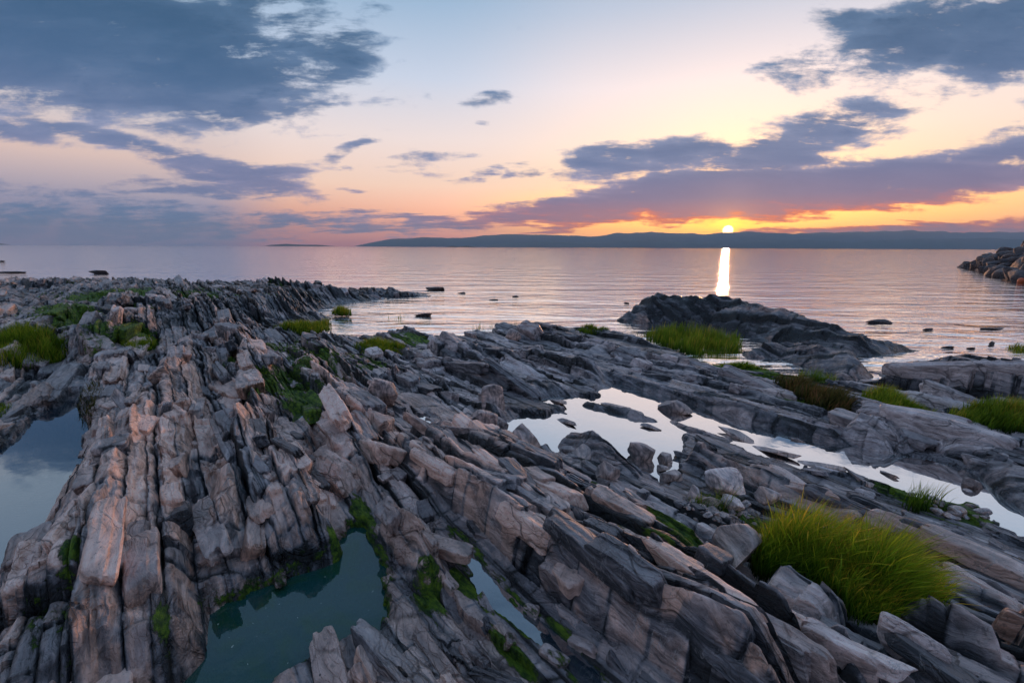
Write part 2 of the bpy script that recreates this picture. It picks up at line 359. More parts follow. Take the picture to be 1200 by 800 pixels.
# ------------------------------------------------------------------ layout of the shore
def pts(L, z): return [st(x, y, z) for x, y in L]
Z5, Z1, Z2, Z3 = .12, .2, .15, .2
SHORE = [(27, -28), (34, -8), (35, -3), (32, 0), (29.5, 3), (27, 5.5), (24, 8.2), (21.5, 10), (20.4, 10.6)] + \
    pts([(470, 345), (420, 347), (390, 357), (380, 366), (383, 376), (370, 386), (395, 394), (430, 396), (480, 390), (520, 396), (560, 394), (600, 391), (640, 386), (665, 386), (730, 392), (790, 412),
         (850, 430), (900, 438), (950, 446), (1000, 452), (1030, 446), (1050, 430), (1085, 422), (1130, 424), (1200, 428), (1500, 425)], 0) + [(-9, 26), (-9, -28)]
POOLS = {
    'tide_pool_left': (Z1, .25, pts([(62, 470), (88, 466), (106, 500), (96, 530), (78, 580), (62, 615), (45, 650), (20, 672), (-60, 700), (-160, 700), (-150, 600), (-40, 545), (0, 530), (28, 500)], Z1)),
    'tide_pool_green': (Z2, .3, pts([(180, 800), (200, 755), (225, 728), (270, 705), (310, 690), (345, 674), (385, 657), (398, 632), (412, 616), (428, 620), (442, 650), (457, 675), (452, 700), (448, 745),
                                     (410, 750), (385, 765), (350, 782), (320, 800), (300, 850), (180, 850)], Z2)),
    'tide_pool_channel': (Z3, .12, pts([(530, 620), (552, 645), (590, 688), (630, 722), (668, 752), (700, 785), (712, 810), (690, 815), (655, 775), (615, 742), (582, 718), (566, 708), (552, 680), (538, 650)], Z3)),
    'tide_pool_centre': (Z5, .15, pts([(578, 500), (600, 486), (640, 488), (660, 480), (612, 468), (625, 462), (660, 462), (690, 464), (705, 448), (770, 450), (800, 462), (850, 474), (900, 489), (960, 505), (1010, 524), (1080, 538), (1130, 547), (1160, 568), (1260, 600),
                                       (1260, 660), (1180, 625), (1140, 592), (1080, 585), (1020, 562), (960, 545), (930, 548), (880, 535), (830, 512), (800, 510), (797, 560), (785, 575), (760, 560), (735, 545), (690, 545), (640, 535), (600, 520)], Z5)),
    'tide_pool_small': (Z5+.1, .1, pts([(472, 476), (500, 490), (508, 500), (490, 498), (478, 488)], Z5+.1)),
    'tide_pool_slot': (.25, .1, pts([(366, 520), (386, 530), (392, 548), (378, 552), (366, 540)], .25)),
    'tide_pool_gully': (.32, .1, pts([(336, 486), (362, 482), (356, 494), (340, 500)], .32)),
}
CP = [(150, 350, .7), (50, 380, .6), (-60, 380, .6), (50, 425, .32), (120, 420, .42), (250, 350, .75), (330, 335, .9), (430, 342, .3), (400, 420, .45), (350, 372, .25), (450, 402, .22), (420, 470, .45), (480, 530, .45), (550, 500, .3),
      (600, 440, .25), (700, 420, .2), (760, 420, .12), (860, 440, .2), (950, 470, .22), (1100, 460, .28), (1250, 470, .28), (850, 570, .2), (850, 620, .3), (950, 640, .32), (1100, 690, .35), (1150, 600, .16), (1180, 750, .45),
      (950, 770, .3), (800, 770, .4), (600, 600, .42), (700, 640, .5), (1000, 800, .3), (500, 760, .25), (600, 790, .25), (100, 790, .25), (20, 480, .3), (20, 600, .1), (560, 660, .22), (540, 635, .24), (600, 705, .18), (520, 725, .22), (450, 640, .2), (660, 760, .18), (270, 560, .35), (300, 450, .35), (200, 420, .4)]
# ridges: name, label, crest in photo pixels with height, front width, back width, back height, bluntness of the ends, warmth
RIDGES = [
 ('left_ridge', 'long reddish brown ridge beside the left tide pool with a smooth sloping grey face', [(20, 800, .58), (60, 740, .62), (110, 600, .68), (150, 515, .72), (180, 450, .72), (232, 382, .7)], .5, .42, .42, .4, 1),
 ('ribs', 'broad ribbed slab of parallel beds rising from the green pool', [(235, 668, .32), (255, 610, .5), (268, 560, .6), (285, 470, .66), (300, 420, .62)], .22, .3, .4, .1, .9),
 ('ribs', 'upright column-like beds at the upper right corner of the green pool', [(376, 636, .34), (366, 590, .52), (355, 560, .6), (338, 505, .66)], .42, .16, .3, .1, 1),
 ('ribs', 'weathered rounded ledges climbing behind the ribbed slab towards the far rocks', [(320, 470, .62), (290, 410, .66), (262, 372, .7)], .5, .4, .4, .5, .8),
 ('ledge', 'narrow rib of rock right of the bright green algae gully', [(430, 545, .48), (392, 470, .58), (372, 425, .56), (350, 392, .5)], .3, .5, .38, .4, .7),
 ('block', 'blocky cracked outcrop standing between the green pool and the narrow water channel', [(512, 665, .42), (490, 610, .47), (455, 585, .46)], .13, .12, .26, .12, .7),
 ('ledge', 'low mossy broken ledges below the cracked block, left of the channel', [(560, 800, .34), (510, 715, .34)], .2, .12, .24, .2, .7),
 ('ridge', 'large bulging cliff-like ridge right of the narrow water channel, split by dark joints', [(960, 800, .82), (880, 722, .76), (760, 660, .72), (650, 618, .64), (560, 560, .56), (430, 500, .5)], .1, .45, .6, .5, .8),
 ('ridge', 'second long ridge with pinkish upper edge behind the large bulging one', [(905, 735, .72), (870, 698, .74), (790, 640, .72), (700, 590, .66), (600, 540, .55), (520, 495, .42)], .1, .35, .5, .4, .9),
 ('ridge', 'brown stepped ridge bordering the bright central pool on its near side', [(845, 640, .42), (750, 592, .44), (640, 540, .4), (560, 505, .38), (500, 492, .36)], .1, .3, .28, .35, .8),
 ('ridge', 'long straight ridge with a pink flat top crossing right of the pale stones', [(1300, 702, .28), (1185, 658, .3), (1090, 618, .33), (950, 558, .37), (860, 528, .4), (808, 514, .38)], .12, .38, .16, .12, .6),
 ('ledge', 'pale low bedding ledge behind the large grass tuft', [(1240, 720, .34), (1130, 668, .34), (1000, 628, .32), (930, 605, .28)], .14, .3, .22, .3, .6),
 ('ridge', 'long smooth grey ridge along the far side of the central pool', [(1012, 522, .14), (980, 502, .28), (900, 478, .34), (830, 458, .34), (770, 448, .28), (700, 432, .25)], .1, .3, .2, .3, .2),
 ('ridge', 'pointed blue-grey rock with a triangular face at the right end of the central pool', [(1097, 525, .15), (1050, 492, .42), (1008, 482, .44), (985, 488, .3)], .3, .3, .1, .3, .1),
 ('ridge', 'long grey slab running right from behind the triangular rock', [(1260, 550, .34), (1130, 508, .36), (1060, 474, .42), (1020, 468, .36)], .2, .35, .2, .3, .1),
 ('block', 'dark angular block at the right edge reflected in the central pool', [(1250, 570, .36), (1185, 532, .4), (1150, 512, .36)], .45, .5, .25, .25, .1),
 ('ridge', 'broad dark wet outcrop at the right above the grass strips', [(1300, 470, .5), (1180, 450, .5), (1080, 432, .46), (1010, 440, .3)], .8, .8, .1, .7, .05),
 ('ridge', 'flat-topped dark slab between the grass strip and the broad wet outcrop', [(1260, 500, .36), (1150, 470, .42), (1085, 452, .42)], .4, .4, .2, .4, .05),
 ('ridge', 'grey layered ridge left of centre behind the central pool', [(705, 440, .3), (690, 425, .42), (620, 405, .46), (540, 385, .46), (500, 400, .3)], .6, .4, .2, .5, .15),
 ('ridge', 'blue-black jagged outcrop in the middle with several low crests', [(665, 450, .28), (620, 440, .36), (560, 425, .42), (500, 412, .4), (455, 405, .3)], .35, .4, .25, .4, .1),
 ('ridge', 'low dark rock ledges facing the sea in the middle of the shore', [(880, 450, .2), (800, 425, .24), (740, 412, .26), (690, 398, .26), (650, 390, .3), (590, 378, .3)], .5, .4, .1, .4, .15),
 ('block', 'large dark boulder-like knob left of the small triangle of water', [(520, 450, .34), (480, 432, .5), (440, 420, .5)], .3, .35, .25, .25, .2),
 ('ridge', 'rounded brown rocks beside the left end of the central pool', [(592, 486, .2), (568, 470, .36), (530, 455, .38), (470, 440, .4)], .22, .2, .2, .12, .4),
 ('ridge', 'thin blue-black ridge lying in the left arm of the central pool', [(672, 486, .14), (640, 470, .2), (612, 458, .2)], .12, .14, .08, .12, .05),
 ('ridge', 'low knobbly ridge cutting across the middle of the central pool', [(776, 494, .13), (745, 480, .21), (700, 471, .21), (680, 468, .19)], .1, .12, .06, .1, .1),
 ('ridge', 'narrow wedge of rock ending in the pool left of the straight pink-topped ridge', [(860, 512, .16), (820, 500, .2), (784, 490, .14)], .08, .14, .06, .1, .6),
 ('block', 'pyramid of grey rock standing in the near side of the central pool', [(755, 560, .22), (715, 522, .38), (690, 505, .38), (660, 503, .26)], .18, .16, .1, .12, .2),
 ('block', 'rounded banded boulder at the lower right in front of the large grass tuft', [(1005, 745, .36), (960, 690, .5), (925, 664, .52), (892, 664, .42)], .3, .3, .28, .16, .2),
 ('ledge', 'dark flat slab at the bottom edge below the banded boulder', [(1060, 800, .5), (990, 755, .5), (920, 740, .5)], .3, .3, .25, .25, .3),
 ('block', 'long rounded grey rock at the bottom right beside the grass', [(1150, 800, .5), (1090, 760, .54), (1040, 722, .5)], .12, .16, .3, .1, .1),
 ('block', 'tilted blue-grey slab right of the large grass tuft', [(1195, 760, .44), (1130, 715, .5), (1060, 692, .46)], .18, .2, .3, .14, .1),
 ('block', 'speckled brown rock mass at the lower right edge', [(1330, 800, .62), (1240, 720, .62), (1180, 672, .5)], .24, .3, .3, .2, .8),
 ('block', 'cracked pinkish mound of small blocks at the bottom edge below the green pool', [(480, 800, .38), (425, 762, .38), (385, 776, .32)], .12, .14, .25, .1, 1),
 ('ridge', 'sloping green-streaked ridge on the left in front of the far rocks', [(0, 425, .5), (60, 372, .8), (110, 345, .95)], 2., .8, .5, 1.5, .5),
 ('ridge', 'broad tilted brown slab with green algae on the left shore', [(60, 415, .5), (110, 385, .75), (160, 352, .95), (200, 340, .9)], 1.4, .9, .5, 1.2, .6),
 ('ridge', 'far rock crest along the sea on the left', [(-80, 330, 1.), (20, 324, .95), (90, 321, 1.05)], 1.5, 1.5, .6, 3, .2),
 ('ridge', 'far rock knoll topped with a little green beyond the ribbed ledges', [(215, 326, .95), (240, 322, 1.05)], .9, 1.2, .6, 1.5, .3),
 ('ridge', 'highest knob of the far rocks against the sea', [(420, 342, .35), (370, 333, .65), (330, 322, 1.0), (300, 319, 1.15)], 1.6, 1.1, .2, 1., .1),
 ('ridge', 'low black spit of rock reaching into the sea left of centre', [(500, 343, .16), (450, 341, .26), (400, 337, .45)], .8, .7, 0, .8, .05),
 ('ledge', 'small cracked ledges between the left grass and the long ridge', [(80, 462, .3), (115, 430, .42), (160, 400, .5)], .4, .5, .3, .5, .5),
 ('island', 'big dark rock island rising from the sea under the setting sun', [(1075, 408, .05), (1010, 392, .36), (930, 363, .7), (850, 344, .92), (775, 343, .88), (735, 360, .35)], 1.1, 1.0, -.3, .5, .9),
 ('island', 'lower dark rock slope in front of the big island', [(1030, 436, .1), (1000, 412, .42), (930, 398, .34), (870, 404, .2)], .7, .6, -.2, .4, .6),
]
def interp_ridge(R, s, t):
    cr = sorted([(*st(x, y, z), z) for x, y, z in R[2]])
    cs = np.array([c[0] for c in cr]); ct = np.array([c[1] for c in cr]); cz = np.array([c[2] for c in cr])
    wl, wr, zb, en = R[3], R[4], R[5], R[6]
    return cs, ct, cz, wl, wr, zb, en
def height(s, t, x, y):
    n = len(s)
    dist = np.sqrt(x*x+y*y)
    wsc = np.clip(dist/6, .35, 2.2)
    # warps
    ws = fbm(s*.9, t*.9, 3, 3)*.12*wsc; wt = fbm(s*.5, t*1.4, 3, 11)*.055*wsc+fbm(s*3, t*5, 3, 12)*.009*wsc
    s1, t1 = s+ws, t+wt
    def sdf(poly, ss, tt):
        d = np.full(n, 1e9, 'f4'); ins = np.zeros(n, bool); m = len(poly)
        for i in range(m):
            (ax, ay), (bx, by) = poly[i], poly[(i+1) % m]
            ex, ey = bx-ax, by-ay
            k = np.clip(((ss-ax)*ex+(tt-ay)*ey)/(ex*ex+ey*ey+1e-9), 0, 1)
            d = np.minimum(d, (ss-ax-k*ex)**2+(tt-ay-k*ey)**2)
            c = ((ay > tt) != (by > tt)) & (ss < (bx-ax)*(tt-ay)/(by-ay+1e-12)+ax)
            ins ^= c
        d = np.sqrt(d); return np.where(ins, -d, d)
    # control heights
    cps = [(*st(a, b, c), c) for a, b, c in CP]
    num = np.zeros(n); den = np.zeros(n)
    for a, b, c in cps:
        sc = 1/(0.3+.12*math.hypot(a, b))
        q = ((s-a)*sc*.55)**2+((t-b)*sc)**2+.04
        wgt = 1/q**2; num += wgt*c; den += wgt
    base = (num/den).astype('f4')+.1*fbm(s*.35, t*.9, 3, 5)*np.clip(dist/8, .4, 1.6)
    base = base*np.where(t > 1.1, .78, 1.)
    land = -sdf(SHORE, s+fbm(s*.6, t*.9, 4, 21)*.5*np.clip(dist/14, .2, 1.2), t+fbm(s*.7, t*.8, 4, 22)*.5*np.clip(dist/14, .2, 1.2))
    base = np.where(land > 0, np.minimum(base, -.02+land*.45), np.maximum(land*.3, -.6))
    wl = np.zeros(n, 'f4'); wet = sstep(1.2, 0., land)*.8
    poolmask = {}; A2p = hval(np.floor((t+wt)/.09), np.floor((s+ws)/.22+hval(np.floor((t+wt)/.09))*3), 5)
    for k, (zw, dep, poly) in POOLS.items():
        pw_ = .35 if k in ('tide_pool_channel', 'tide_pool_green', 'tide_pool_ledge') else .8
        d = sdf(poly, s+ws*pw_, t+wt*pw_)+(fbm(s*7, t*10, 4, 61)*.05+(A2p-.5)*.05)*np.clip(dist/4, .5, 1.6)*(.45 if 'channel' in k else 1)
        inside = d < 0
        base = np.where(inside, zw-np.minimum(-d*1.4, dep), base)
        ring = (d >= 0) & (d < .6)
        base = np.where(ring, np.maximum(np.minimum(base, zw+.03+d*1.3), np.where(d < .14, zw+.015+d*.2, -9)), base)
        wl = np.where(d < .4, zw, wl)
        wet = np.maximum(wet, sstep(.35, 0., d)*.9)
        poolmask[k] = d
    # bed pattern ------------------------------------------------
    def bricks(ss, tt, wmin, wmax, lmin, lmax, seed, skew):
        r = np.random.RandomState(seed)
        lo, hi = -30., 30.
        w = wmin+(wmax-wmin)*r.rand(int((hi-lo)/((wmin+wmax)/2)*1.3)+10)**1.3
        e = lo+np.concatenate([[0], np.cumsum(w)])
        k = np.clip(np.searchsorted(e, tt)-1, 0, len(e)-2)
        t0 = e[k]; wd = e[k+1]-t0; uu = (tt-t0)/wd
        L = (lmin+(lmax-lmin)*hval(k, 3, seed))
        sv = (ss+skew*tt+hval(k, 5, seed)*7)/L
        j = np.floor(sv); fj = sv-j
        jb = hval(j, k, seed+1)*.6-.3; jb2 = hval(j+1, k, seed+1)*.6-.3   # uneven joints
        sel_lo = fj < jb; sel_hi = fj > 1+jb2
        jj = j-sel_lo+sel_hi
        dl = np.where(sel_lo, (jb-fj), np.where(sel_hi, fj-1-jb2, np.minimum(fj-jb, 1+jb2-fj)))*L
        dt_ = np.minimum(uu, 1-uu)*wd
        hb = hval(jj, k, seed+2); tl = hval(jj, k, seed+3)-.5
        ec = np.minimum(np.abs(dl), dt_)
        return hb, tl, uu, (fj-.5), ec, dt_, np.abs(dl), hval(k, 9, seed), wd
    jit = fbm(s*5, t*9, 3, 31)*.012*np.clip(wsc, .5, 2)
    A1 = bricks(s1*1.+jit*2, t1+jit, .16, .6, .8, 3.2, 41, .35)
    A0 = bricks(s1+jit*3, t1+jit*2, .5, 1.5, 1.2, 4.2, 40, .3)
    A2 = bricks(s1+jit*2, t1+jit*1.3, .06, .23, .25, 1.1, 42, -.2)
    A3 = bricks(s+ws*.8+jit*2, t+wt*.8+jit*1.5, .014, .05, .05, .3, 43, .25)
    def hb2(A): return np.modf(A[0]*37.7)[0]
    def form(A, r, saw, gr):
        hb, tl, uu, fs, ec, dt_, dl, hk, wd = A
        g = np.exp(-ec/r)
        return (hb-.5)*.9+(hk-.5)*.6+saw*(.5-uu)*(.1+1.8*hb2(A))+tl*fs*1.5-gr*g
    rough = form(A1, .022, .95, .6)*.125+form(A0, .05, 1., .5)*.17*sstep(3, 6, dist)*sstep(24, 14, dist)+form(A2, .008, .9, .5)*.052
    fine = form(A3, .004, .5, .4)*.007
    rough = rough+fbm(s*2.2, t*5, 4, 51)*.016
    # ridges -----------------------------------------------------
    best = np.full(n, -9., 'f4'); own = np.zeros(n, 'i4'); warm = np.clip(.5-.12*(t-1), .05, .8)
    warm = np.where(t < 1.3, .8, warm)
    for i, R in enumerate(RIDGES):
        cs, ct, cz, wlf, wrb, zb, en = interp_ridge(R, s, t)
        near = (s > cs[0]-en*2-1) & (s < cs[-1]+en*2+1) & (t > ct.min()-wlf*2-.6) & (t < ct.max()+wrb*3+.6)
        idx = np.nonzero(near)[0]
        if not len(idx): continue
        ss = s1[idx]; tt = t1[idx]
        tc = np.interp(ss, cs, ct); zc = np.interp(ss, cs, cz)
        # edge of the crest steps in and out joint by joint
        q = tt-tc+(A1[0][idx]-.5)*min(.12, wlf*.6)+(A2[0][idx]-.5)*.035
        zf = -.1 if R[0] == 'island' else min(zb, .12)
        H = zc-zf
        a = np.clip(-q/wlf, 0, 1.6); hl = H*(1-np.clip(1-a, 0, 1)**.62)*1.0+np.maximum(a-1, 0)*H
        b = np.clip(q/wrb, 0, None); hr = (zc-zb)*np.clip(b, 0, 1)**1.15+np.clip(b-1, 0, None)*.7
        z = zc-np.where(q < 0, hl, hr)
        over = np.maximum(cs[0]-ss, ss-cs[-1])+.65*en+(A2[0][idx]-.5)*.15*en
        z = z-np.where(over > 0, (np.maximum(over, 0)/en)**1.1*H, 0)
        z = z+gn(ss*1.3/max(en, .3), tt*1.5+i*3.7, 60+i)*.05*np.minimum(1.5, H*2)
        up = z > best[idx]
        u = idx[up]; best[u] = z[up]; own[u] = i+1
        wm = np.exp(-np.maximum(0, best[idx]-z)*10)
        k = (z > base[idx])
        warm[idx[k & up]] = R[7]
    ridge_on = best > base
    h = np.maximum(best, base)
    hs = h+.05*np.log1p(np.exp(-np.abs(best-base)/.05))*.6     # soften the meeting line
    above = sstep(-.03, .34, h-wl)
    far_amp = np.clip(dist/12, .9, 1.25)
    facew = np.where(ridge_on, 1., .75)
    dmin = np.minimum.reduce([poolmask[k_] for k_ in POOLS])
    rough = rough*(.35+.65*sstep(0, .4, dmin))
    isl = np.isin(own, [i+1 for i, R in enumerate(RIDGES) if R[0] == 'island']) & ridge_on
    rough = rough*np.where(isl, .28, 1.)
    z = h+rough*above*far_amp*facew*.95+fine*above*np.clip(1.2-dist/9, 0, 1)
    z = z-above*sstep(.35, .75, fbm(s*.5, t*3, 3, 71, ridged=True))*.05
    # keep the ring of a pool above its water
    for k, (zw, dep, poly) in POOLS.items():
        d = poolmask[k]; rg = (d > .02) & (d < .14)
        z = np.where(rg, np.maximum(z, zw+.012), z)
    own = np.where(ridge_on & (best > wl-.06), own, 0)
    wet = np.maximum(wet, sstep(.16, .02, z-wl)*.9)
    wet = np.maximum(wet, sstep(2.6, 4.2, t)*(1-warm)*.62*sstep(-1, 1, s)*np.ones(n))
    wet = np.maximum(wet, .72*sstep(6, 13, dist)*(.75+.6*fbm(s*.5, t*.9, 3, 97)))
    wet = np.where(isl, 1.25, wet)
    tone = .5+.5*(A1[0]-.5)+.5*(A2[0]-.5)+.3*(A3[0]-.5)+(A2[7]-.5)*.4-.9*np.exp(-A1[4]/.016)-.7*np.exp(-A2[4]/.007)*np.clip(1.4-dist/8, 0, 1)-.42*sstep(8, 16, dist)  # block tone with crevice shade painted along the joints; darker far off
    # algae
    moss = np.zeros(n, 'f4')
    for (px, py, zz, r, el, wgt) in MOSS:
        a, b = st(px, py, zz)
        q = ((s-a)/(r*el))**2+((t-b)/r)**2
        moss = np.maximum(moss, wgt*np.exp(-q))
    low = sstep(.5, -.5, rough/.1)
    moss = np.where(isl, moss*.4, moss)
    moss = np.minimum(moss*1.5, 1.25)*(.55+.6*low)
    d2 = poolmask['tide_pool_green']; moss = np.maximum(moss, sstep(.13, .0, np.abs(d2))*sstep(.4, .18, z)*.62)
    d3 = poolmask['tide_pool_channel']; moss = np.maximum(moss, sstep(.1, .0, d3)*.62)
    moss = np.maximum(moss, sstep(.62, .9, low+.25*fbm(s*.8, t*.8, 3, 91))*sstep(.15, .6, fbm(s*.3+9, t*.3, 2, 93)+.25)*.6*(t < 3.2))
    return z, own, wet, tone, moss, warm, poolmask, land
MOSS = [(312, 455, .4, .12, 4, 1.3), (335, 445, .4, .16, 5, 1.3), (352, 430, .4, .16, 4, 1.1), (370, 470, .4, .14, 3, .95), (385, 415, .4, .3, 2, .9), (345, 475, .35, .15, 3, 1.2), (300, 470, .4, .1, 3, 1.),
        (70, 375, .6, .8, 2.2, 1.), (45, 362, .7, .9, 2, .8), (120, 340, .8, 1., 2, .9), (150, 335, .9, .8, 2, .8), (230, 340, .8, .8, 2, .85), (120, 400, .5, .45, 1.5, .9), (160, 395, .5, .4, 2, 1.),
        (790, 605, .45, .08, 3, 1.3), (805, 640, .45, .08, 4, 1.2), (830, 655, .45, .09, 3, 1.1), (765, 640, .5, .06, 4, .8), (510, 690, .3, .1, 2, 1.), (540, 670, .3, .06, 3, .9), (600, 750, .3, .05, 4, .9),
        (860, 590, .25, .2, 2, .8), (840, 430, .1, .3, 3, .8), (890, 432, .2, .3, 3, .9), (930, 380, .3, .3, 2, .7), (1000, 400, .3, .4, 2, .6), (980, 470, .25, .3, 3, .6), (720, 455, .2, .12, 2, .7), (480, 395, .2, .4, 2, .8),
        (196, 765, .2, .05, 3, .7), (20, 690, .2, .1, 2, .9), (395, 640, .25, .06, 3, 1.), (425, 590, .3, .08, 3, .9), (410, 560, .3, .05, 3, .7), (430, 520, .35, .06, 3, .5), (650, 540, .3, .1, 2, .5), (320, 325, 1., .5, 2, .9),
        (690, 560, .3, .07, 3, .8), (1100, 580, .2, .3, 2, .6), (95, 690, .4, .07, 2, .8), (130, 700, .4, .06, 2, .7)]

def axis(lo, hi, base, slope, extra=()):
    """sample positions, dense near 0 and near the listed steep bed faces"""
    g = np.linspace(lo, hi, 60000)
    st_ = base*np.sqrt(1+(g*slope/base)**2*1.0)
    dens = 1/st_
    for c, w, a in extra: dens = dens*(1+a*np.exp(-((g-c)/w)**2))
    cum = np.concatenate([[0], np.cumsum((dens[1:]+dens[:-1])/2*np.diff(g))])
    n = int(cum[-1]); return np.interp(np.linspace(0, cum[-1], n), cum, g)
QUAL = 1.
def build_terrain():
    tv = axis(-16, 20, .0062*QUAL, .0042*QUAL, [(1.58, .1, 1.6), (1.98, .06, .8), (2.42, .06, .8), (3.98, .08, 1.), (-.7, .2, .4)])
    sv = axis(-3, 36, .0085*QUAL, .0042*QUAL)
    Sg, Tg = np.meshgrid(sv, tv, indexing='ij')
    X, Y = from_st(Sg, Tg)
    # keep what the camera, or one a step to its side, could see
    ok = (Y > .55) & (np.abs(X) < 1.32*Y+1.3)
    idx = -np.ones(Sg.shape, 'i4'); sel = np.nonzero(ok.ravel())[0]
    idx.ravel()[sel] = np.arange(len(sel))
    s = Sg.ravel()[sel]; t = Tg.ravel()[sel]; x = X.ravel()[sel]; y = Y.ravel()[sel]
    res = []
    for c in range(0, len(s), 400000):
        e = slice(c, c+400000); res.append(height(s[e], t[e], x[e], y[e]))
    z, own, wet, tone, moss, warm = [np.concatenate([r[i] for r in res]) for i in range(6)]
    land = np.concatenate([r[7] for r in res])
    pm = {k: np.concatenate([r[6][k] for r in res]) for k in POOLS}
    # small sideways push so that faces are not ruled surfaces
    dd = np.sqrt(x*x+y*y); k = np.clip(dd/6, .4, 1.1)*sstep(0, .25, z)
    dx = fbm(s*2+z*2.5, t*2+z*6, 3, 81)*.025*k+fbm(s*11+z*6, t*9+z*24, 2, 85)*.006*k
    s2 = s+fbm(s*4+z*7, t*4-z*6, 2, 83)*.02*k
    # beds lean over
    t2 = t+dx
    x2, y2 = from_st(s2, t2)
    V = np.stack([x2, y2, z], 1)
    q = np.stack([idx[:-1, :-1], idx[1:, :-1], idx[1:, 1:], idx[:-1, 1:]], -1).reshape(-1, 4)
    q = q[(q >= 0).all(1)]
    q = q[:, ::-1]
    # drop what lies deep under the sea
    zmax = z[q].max(1); q = q[zmax > -.35]
    fo = own[q[:, 0]]
    used = {}; RO = {}
    for i in range(len(RIDGES)+1):
        f = q[fo == i]
        if len(f) < 40: print('EMPTY ridge', i, RIDGES[i-1][1] if i else ''); continue
        u, inv = np.unique(f, return_inverse=True)
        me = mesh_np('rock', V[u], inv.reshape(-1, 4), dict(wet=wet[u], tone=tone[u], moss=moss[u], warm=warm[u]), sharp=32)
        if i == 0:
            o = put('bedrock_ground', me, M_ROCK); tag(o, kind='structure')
        else:
            R = RIDGES[i-1]; nm = {'left_ridge': 'rock_ridge', 'ribs': 'rock_outcrop', 'ridge': 'rock_ridge', 'ledge': 'rock_ledge', 'block': 'rock_block', 'island': 'rock_island'}[R[0]]
            c = V[u].mean(0); c[2] = max(0, V[u][:, 2].min())
            o = put(nm, me, M_ROCK, loc=tuple(float(a) for a in c))
            tag(o, R[1], nm.replace('_', ' ')); RO[i] = o
        used[i] = len(f)
    print('terrain verts', len(V), 'faces', len(q))
    return dict(own=own, wet=wet, tone=tone, moss=moss, warm=warm, ridge=RO, s=s, t=t, x=x, y=y, z=z, pm=pm, sv=sv, tv=tv, idx=idx, land=land)
TER = build_terrain()
def gidx(x, y):
    s, t = to_st(x, y)
    i = int(np.clip(np.searchsorted(TER['sv'], s), 0, len(TER['sv'])-1)); j = int(np.clip(np.searchsorted(TER['tv'], t), 0, len(TER['tv'])-1))
    return TER['idx'][i, j]
def ground(x, y):
    s, t = to_st(x, y)
    i = int(np.clip(np.searchsorted(TER['sv'], s), 0, len(TER['sv'])-1)); j = int(np.clip(np.searchsorted(TER['tv'], t), 0, len(TER['tv'])-1))
    k = TER['idx'][i, j]
    return float(TER['z'][k]) if k >= 0 else 0.

# ------------------------------------------------------------------ fractured blocks standing out of the beds
def cube_grid(n):
    g = np.linspace(-1, 1, n+1); V = {}; Fq = []
    def vid(p):
        k = tuple(np.round(p, 5)); return V.setdefault(k, len(V))
    for ax in range(3):
        for sg in (-1, 1):
            for i in range(n):
                for j in range(n):
                    q = []
                    for a, b in ((0, 0), (1, 0), (1, 1), (0, 1)):
                        p = [0, 0, 0]; p[ax] = sg; p[(ax+1) % 3] = g[i+a]; p[(ax+2) % 3] = g[j+b]; q.append(vid(p))
                    Fq.append(q if sg > 0 else q[::-1])
    return np.array(list(V.keys())), np.array(Fq)
CG, CF = cube_grid(14); TUFT = at(1000, 685, .32)
def block_mesh(seed, dims, rot, origin, at_, rounding=9):
    r = np.random.RandomState(seed); v = CG*1.
    v = v/(np.sum(np.abs(v)**rounding, 1)**(1/rounding))[:, None]*np.abs(v).max(1)[:, None]
    cj = 1+r.uniform(-.34, .1, (2, 2, 2, 3)); w = (v+1)/2
    k = np.zeros_like(v)
    for a in (0, 1):
        for b in (0, 1):
            for c in (0, 1):
                k += ((w[:, 0] if a else 1-w[:, 0])*(w[:, 1] if b else 1-w[:, 1])*(w[:, 2] if c else 1-w[:, 2]))[:, None]*cj[a, b, c]
    v = v*k
    # bedding laminae and a few joints step the surface
    la = np.floor(v[:, 0]*3+r.rand()); jo = np.floor(v[:, 1]*1.6+r.rand()+.25*v[:, 0])
    st_ = hval(la.astype(int)+50, seed)*.16+hval(jo.astype(int)+50, seed, 3)*.14
    v[:, 2] *= 1-st_; v[:, 1] *= 1-hval(la.astype(int)+50, seed, 7)*.12
    V = v*np.array(dims)/2
    V = V+noise3(V, 5, 3, seed)[:, None]*np.array(dims)*.05+noise3(V, 22, 2, seed+1)[:, None]*.003
    V = V@rot.T+origin
    n = len(V); return mesh_np('block', V, CF, {k_: np.full(n, a_) for k_, a_ in at_.items()}, sharp=28)
def rot_of(yaw, roll, pitch):
    return np.array(Matrix.Rotation(yaw, 3, 'Z') @ Matrix.Rotation(roll, 3, 'Y') @ Matrix.Rotation(pitch, 3, 'X'))
